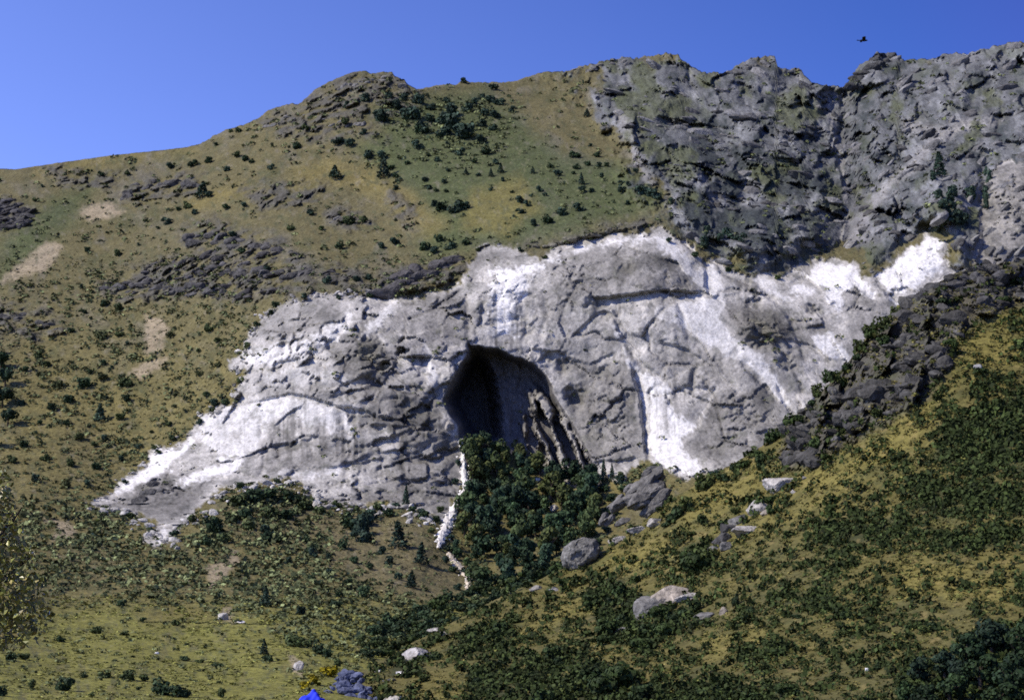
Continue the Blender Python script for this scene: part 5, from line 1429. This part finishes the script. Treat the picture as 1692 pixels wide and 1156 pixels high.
PATH1 = [(763,728,5),(767,745,6),(766,765,5),(769,790,6),(770,808,6),(762,825,7),(750,842,9),(742,858,11),(735,875,10),(728,892,8),(726,906,3)]
PATH2 = [(742,914,3),(752,930,6),(760,938,6),(766,948,5),(775,958,5),(772,975,3)]
def edge_stones(line, n, spread, wpx):
    P_ = np.array(line, float); out = []
    seg = np.r_[0, np.cumsum(np.sqrt(((P_[1:] - P_[:-1]) ** 2).sum(1)))]
    for _ in range(n):
        t = random.uniform(0, seg[-1]); u, v = (np.interp(t, seg, P_[:, j]) for j in range(2))
        u += random.gauss(0, spread); v += abs(random.gauss(0, spread)) - spread * .3
        p, k = ground_at(u, v, 'M')
        r_ = (wpx[0] + (wpx[1] - wpx[0]) * random.random() ** 2.5) * k * .5
        out.append((p + A(0, 0, .1 * r_), A(r_ * random.uniform(.8, 1.4), r_, r_ * random.uniform(.5, .9)), random.uniform(-.5, .5)))
    return out
FOOT = [(150,834),(190,842),(240,860),(262,900),(292,880),(325,852),(350,828),(378,806),(430,802),(485,794),(540,834),(600,838),(668,834),(700,854),(742,860)]
SIDE = [(155,826),(235,766),(312,714),(330,686),(383,658),(402,610),(410,560),(432,522),(470,496),(530,484),(620,482)]
rubble('cliff_foot_rubble', 'pale broken stones along the foot and left side of the cliff', edge_stones(FOOT, 330, 9, (3, 17)) + edge_stones(SIDE, 170, 7, (3, 13)), (.40, .385, .35), .4)
rubble('scree_stones', 'loose pale stones along the white scree below the cave', scree_stones(PATH1, 170) + scree_stones(PATH2, 60), (.70, .67, .6), .3)
ribbon('scree_path', [(763,728,5),(767,745,6),(766,765,5),(769,790,6),(770,808,6),(762,825,7),(750,842,9),(742,858,11),(735,875,10),(728,892,8),(726,906,3)], MAT_CLIFF, (.78, .75, .68), 'white scree running down from the cave mouth')
ribbon('scree_path', [(742,914,3),(752,930,6),(760,938,6),(766,948,5),(775,958,5),(772,975,3)], MAT_CLIFF, (.6, .53, .42), 'thin pale scree at the lower end of the gully', n=30)

# ------------------------------------------------------------------ colour patches built as mound, bushes and blue sheet at the bottom edge
def blue_mound():
    poly = [(528,1162),(540,1142),(556,1118),(568,1104),(582,1110),(598,1122),(612,1138),(632,1162)]
    p, k = ground_at(575, 1150, 'M')
    r = np.random.default_rng(43)
    parts, tries = [], 0
    while len(parts) < 70 and tries < 4000:
        tries += 1
        u, v = r.uniform(528, 632), r.uniform(1104, 1162)
        sd = poly_sd(A(u), A(v), poly)[0]
        if sd < 1: continue
        w = r.choice((6, 9, 12, 18))
        d = ray(u, v); q = d * ((p[1] + 1.5 + (1150 - v) * .05) / d[1])
        parts.append((q - p, (w * .75 * k, w * .6 * k, w * .42 * k), 950 + len(parts), ICO2, r.normal() * .4))
    rock_obj('rock_outcrop', parts, p, (.105, .12, .19), 'blue grey stony mound at the bottom edge left of the pale boulder', 'outcrop')
blue_mound()
def make_blue_blotch():
    p, k = ground_at(514, 1166, 'M')
    n = 26
    V = []
    for i in range(n):
        for j in range(n):
            x, y = i / (n - 1) * 2 - 1, j / (n - 1) * 2 - 1
            r = max(abs(x), abs(y) * .9)
            z = (1 - r) ** .9 * (1 + .1 * math.sin(7 * x + 3 * y)) + .07 * math.sin(11 * x * y + 5 * x) + .05 * math.sin(17 * x - 9 * y)
            V.append((x * 27 * k, y * 18 * k, max(z, 0) * 25 * k))
    me = np_mesh('blue_blotch', np.array(V), faces_of(n, n), smooth=True)
    m = material('blotch_blue', attr=None, flat=(.03, .055, .75), noise=((1.5, 3, .85, 1.1),), rough=.7)
    return tag(obj('blue_blotch', me, m, loc=p), 'bright blue tented sheet at the bottom edge beside the yellow patch', 'blotch')
make_blue_blotch()

# ------------------------------------------------------------------ tree whose leaves reach in at the left edge
def near_tree():
    Y = 25.0
    base = ray(-70, 1230) * (Y / ray(-70, 1230)[1])
    e = obj('leafy_tree', None, loc=base)
    tag(e, 'near leafy tree reaching in at the left edge above the meadow', 'tree')
    mtrunk = trunk_mesh('trunk', 3.2, .10, .03, 9, 14, .02)
    t = obj('trunk', mtrunk, MAT_BARK, e)
    r = np.random.default_rng(77)
    n = 7600
    cents, reach = [], []
    q = []
    Vs, C = [], []
    twigs = []
    while len(q) < n:
        u = r.uniform(-170, 90); v = r.uniform(772, 1075)
        edge = np.interp(v, [775, 800, 840, 880, 930, 980, 1020, 1050, 1075], [10, 24, 28, 44, 64, 84, 88, 76, 20])
        f = (edge - u) / 46
        if f < 0 or r.random() > min(1, f + .12): continue
        q.append((u, v, Y + r.uniform(-1.1, 1.1)))
    for (u, v, y) in q:
        d = ray(u, v); p = d * (y / d[1]) - base
        L = r.uniform(.07, .125); W = L * .34
        ax = A(r.normal(), r.normal(), r.normal() - .5); ax /= np.linalg.norm(ax)
        b = np.cross(ax, r.normal(size=3)); b /= np.linalg.norm(b)
        up = np.cross(ax, b) * .012
        Vs += [p, p + ax * L * .5 + b * W + up, p + ax * L, p + ax * L * .5 - b * W + up]
        c = np.array((.19, .195, .04)) * r.uniform(.4, 1.4) if r.random() < .72 else np.array((.30, .25, .08)) * r.uniform(.6, 1.2)
        C += [c] * 4
    me = np_mesh('leaves', np.array(Vs), np.arange(len(Vs)).reshape(-1, 4), np.array(C))
    m = material('near_leaves', noise=(), rough=.4, spec=.5, leafvar=.3)
    o = obj('leaves', me, m, e); o['kind'] = 'stuff'
near_tree()

# ------------------------------------------------------------------ the dark bird over the skyline
def speck():  # winged shape built for a small dark spot in the sky
    d = ray(1427, 67); p = d * (190 / d[1])
    e = obj('speck', None, loc=p); tag(e, 'small dark bird in the blue sky above the rock tower', 'speck')
    m = material('speck_dark', attr=None, flat=(.02, .018, .018), noise=())
    v, f = ICO3
    b = v * A(.55, .14, .15); b[:, 2] -= .10 * np.clip(b[:, 0] / .55, 0, 1) ** 2 * 0
    b[:, 1:] *= (1 - .55 * np.clip(np.abs(b[:, :1]) / .55, 0, 1) ** 2)
    obj('body', np_mesh('body', b, f, smooth=True), m, e)
    for s in (-1, 1):
        w = np.array([(.22, s * .08, .05), (-.2, s * .08, .04), (-.3, s * .6, .2), (.15, s * .6, .24), (-.25, s * 1.0, .12), (-.05, s * 1.05, .14)])
        w2 = np.concatenate([w + (0, 0, .03), w - (0, 0, .03)])
        ff = np.array([(0, 1, 2, 3), (3, 2, 4, 5), (9, 8, 7, 6), (11, 10, 8, 9), (0, 3, 9, 6), (3, 5, 11, 9), (1, 7, 8, 2), (2, 8, 10, 4), (5, 4, 10, 11)])
        obj('wing', np_mesh('wing', w2, ff), m, e)
    t = np.array([(-.45, .05, 0), (-.45, -.05, 0), (-.85, -.14, .02), (-.85, .14, .02)])
    t = np.concatenate([t, t - (0, 0, .03)])
    obj('tail', np_mesh('tail', t, np.array([(0, 1, 2, 3), (7, 6, 5, 4), (0, 3, 7, 4), (1, 5, 6, 2), (3, 2, 6, 7), (0, 4, 5, 1)])), m, e)
speck()

# ------------------------------------------------------------------ labels that still coincide are told apart by their place
def tell_apart():
    by = {}
    for o in SC.objects:
        if o.parent is None and 'label' in o.keys() and o.get('kind') is None:
            by.setdefault(o['label'], []).append(o)
    names = ['first', 'second', 'third', 'fourth', 'fifth', 'sixth', 'seventh', 'eighth']
    for lab, L in by.items():
        n = len(L)
        if n < 2 or n > 8: continue
        L.sort(key=lambda o: o.location.x / o.location.y)
        for i, o in enumerate(L):
            suf = ('left one', 'right one')[i] if n == 2 else 'leftmost' if i == 0 else 'rightmost' if i == n - 1 else names[i] + ' from left'
            new = lab + ', ' + suf
            if len(new.split()) <= 16: o['label'] = new
tell_apart()
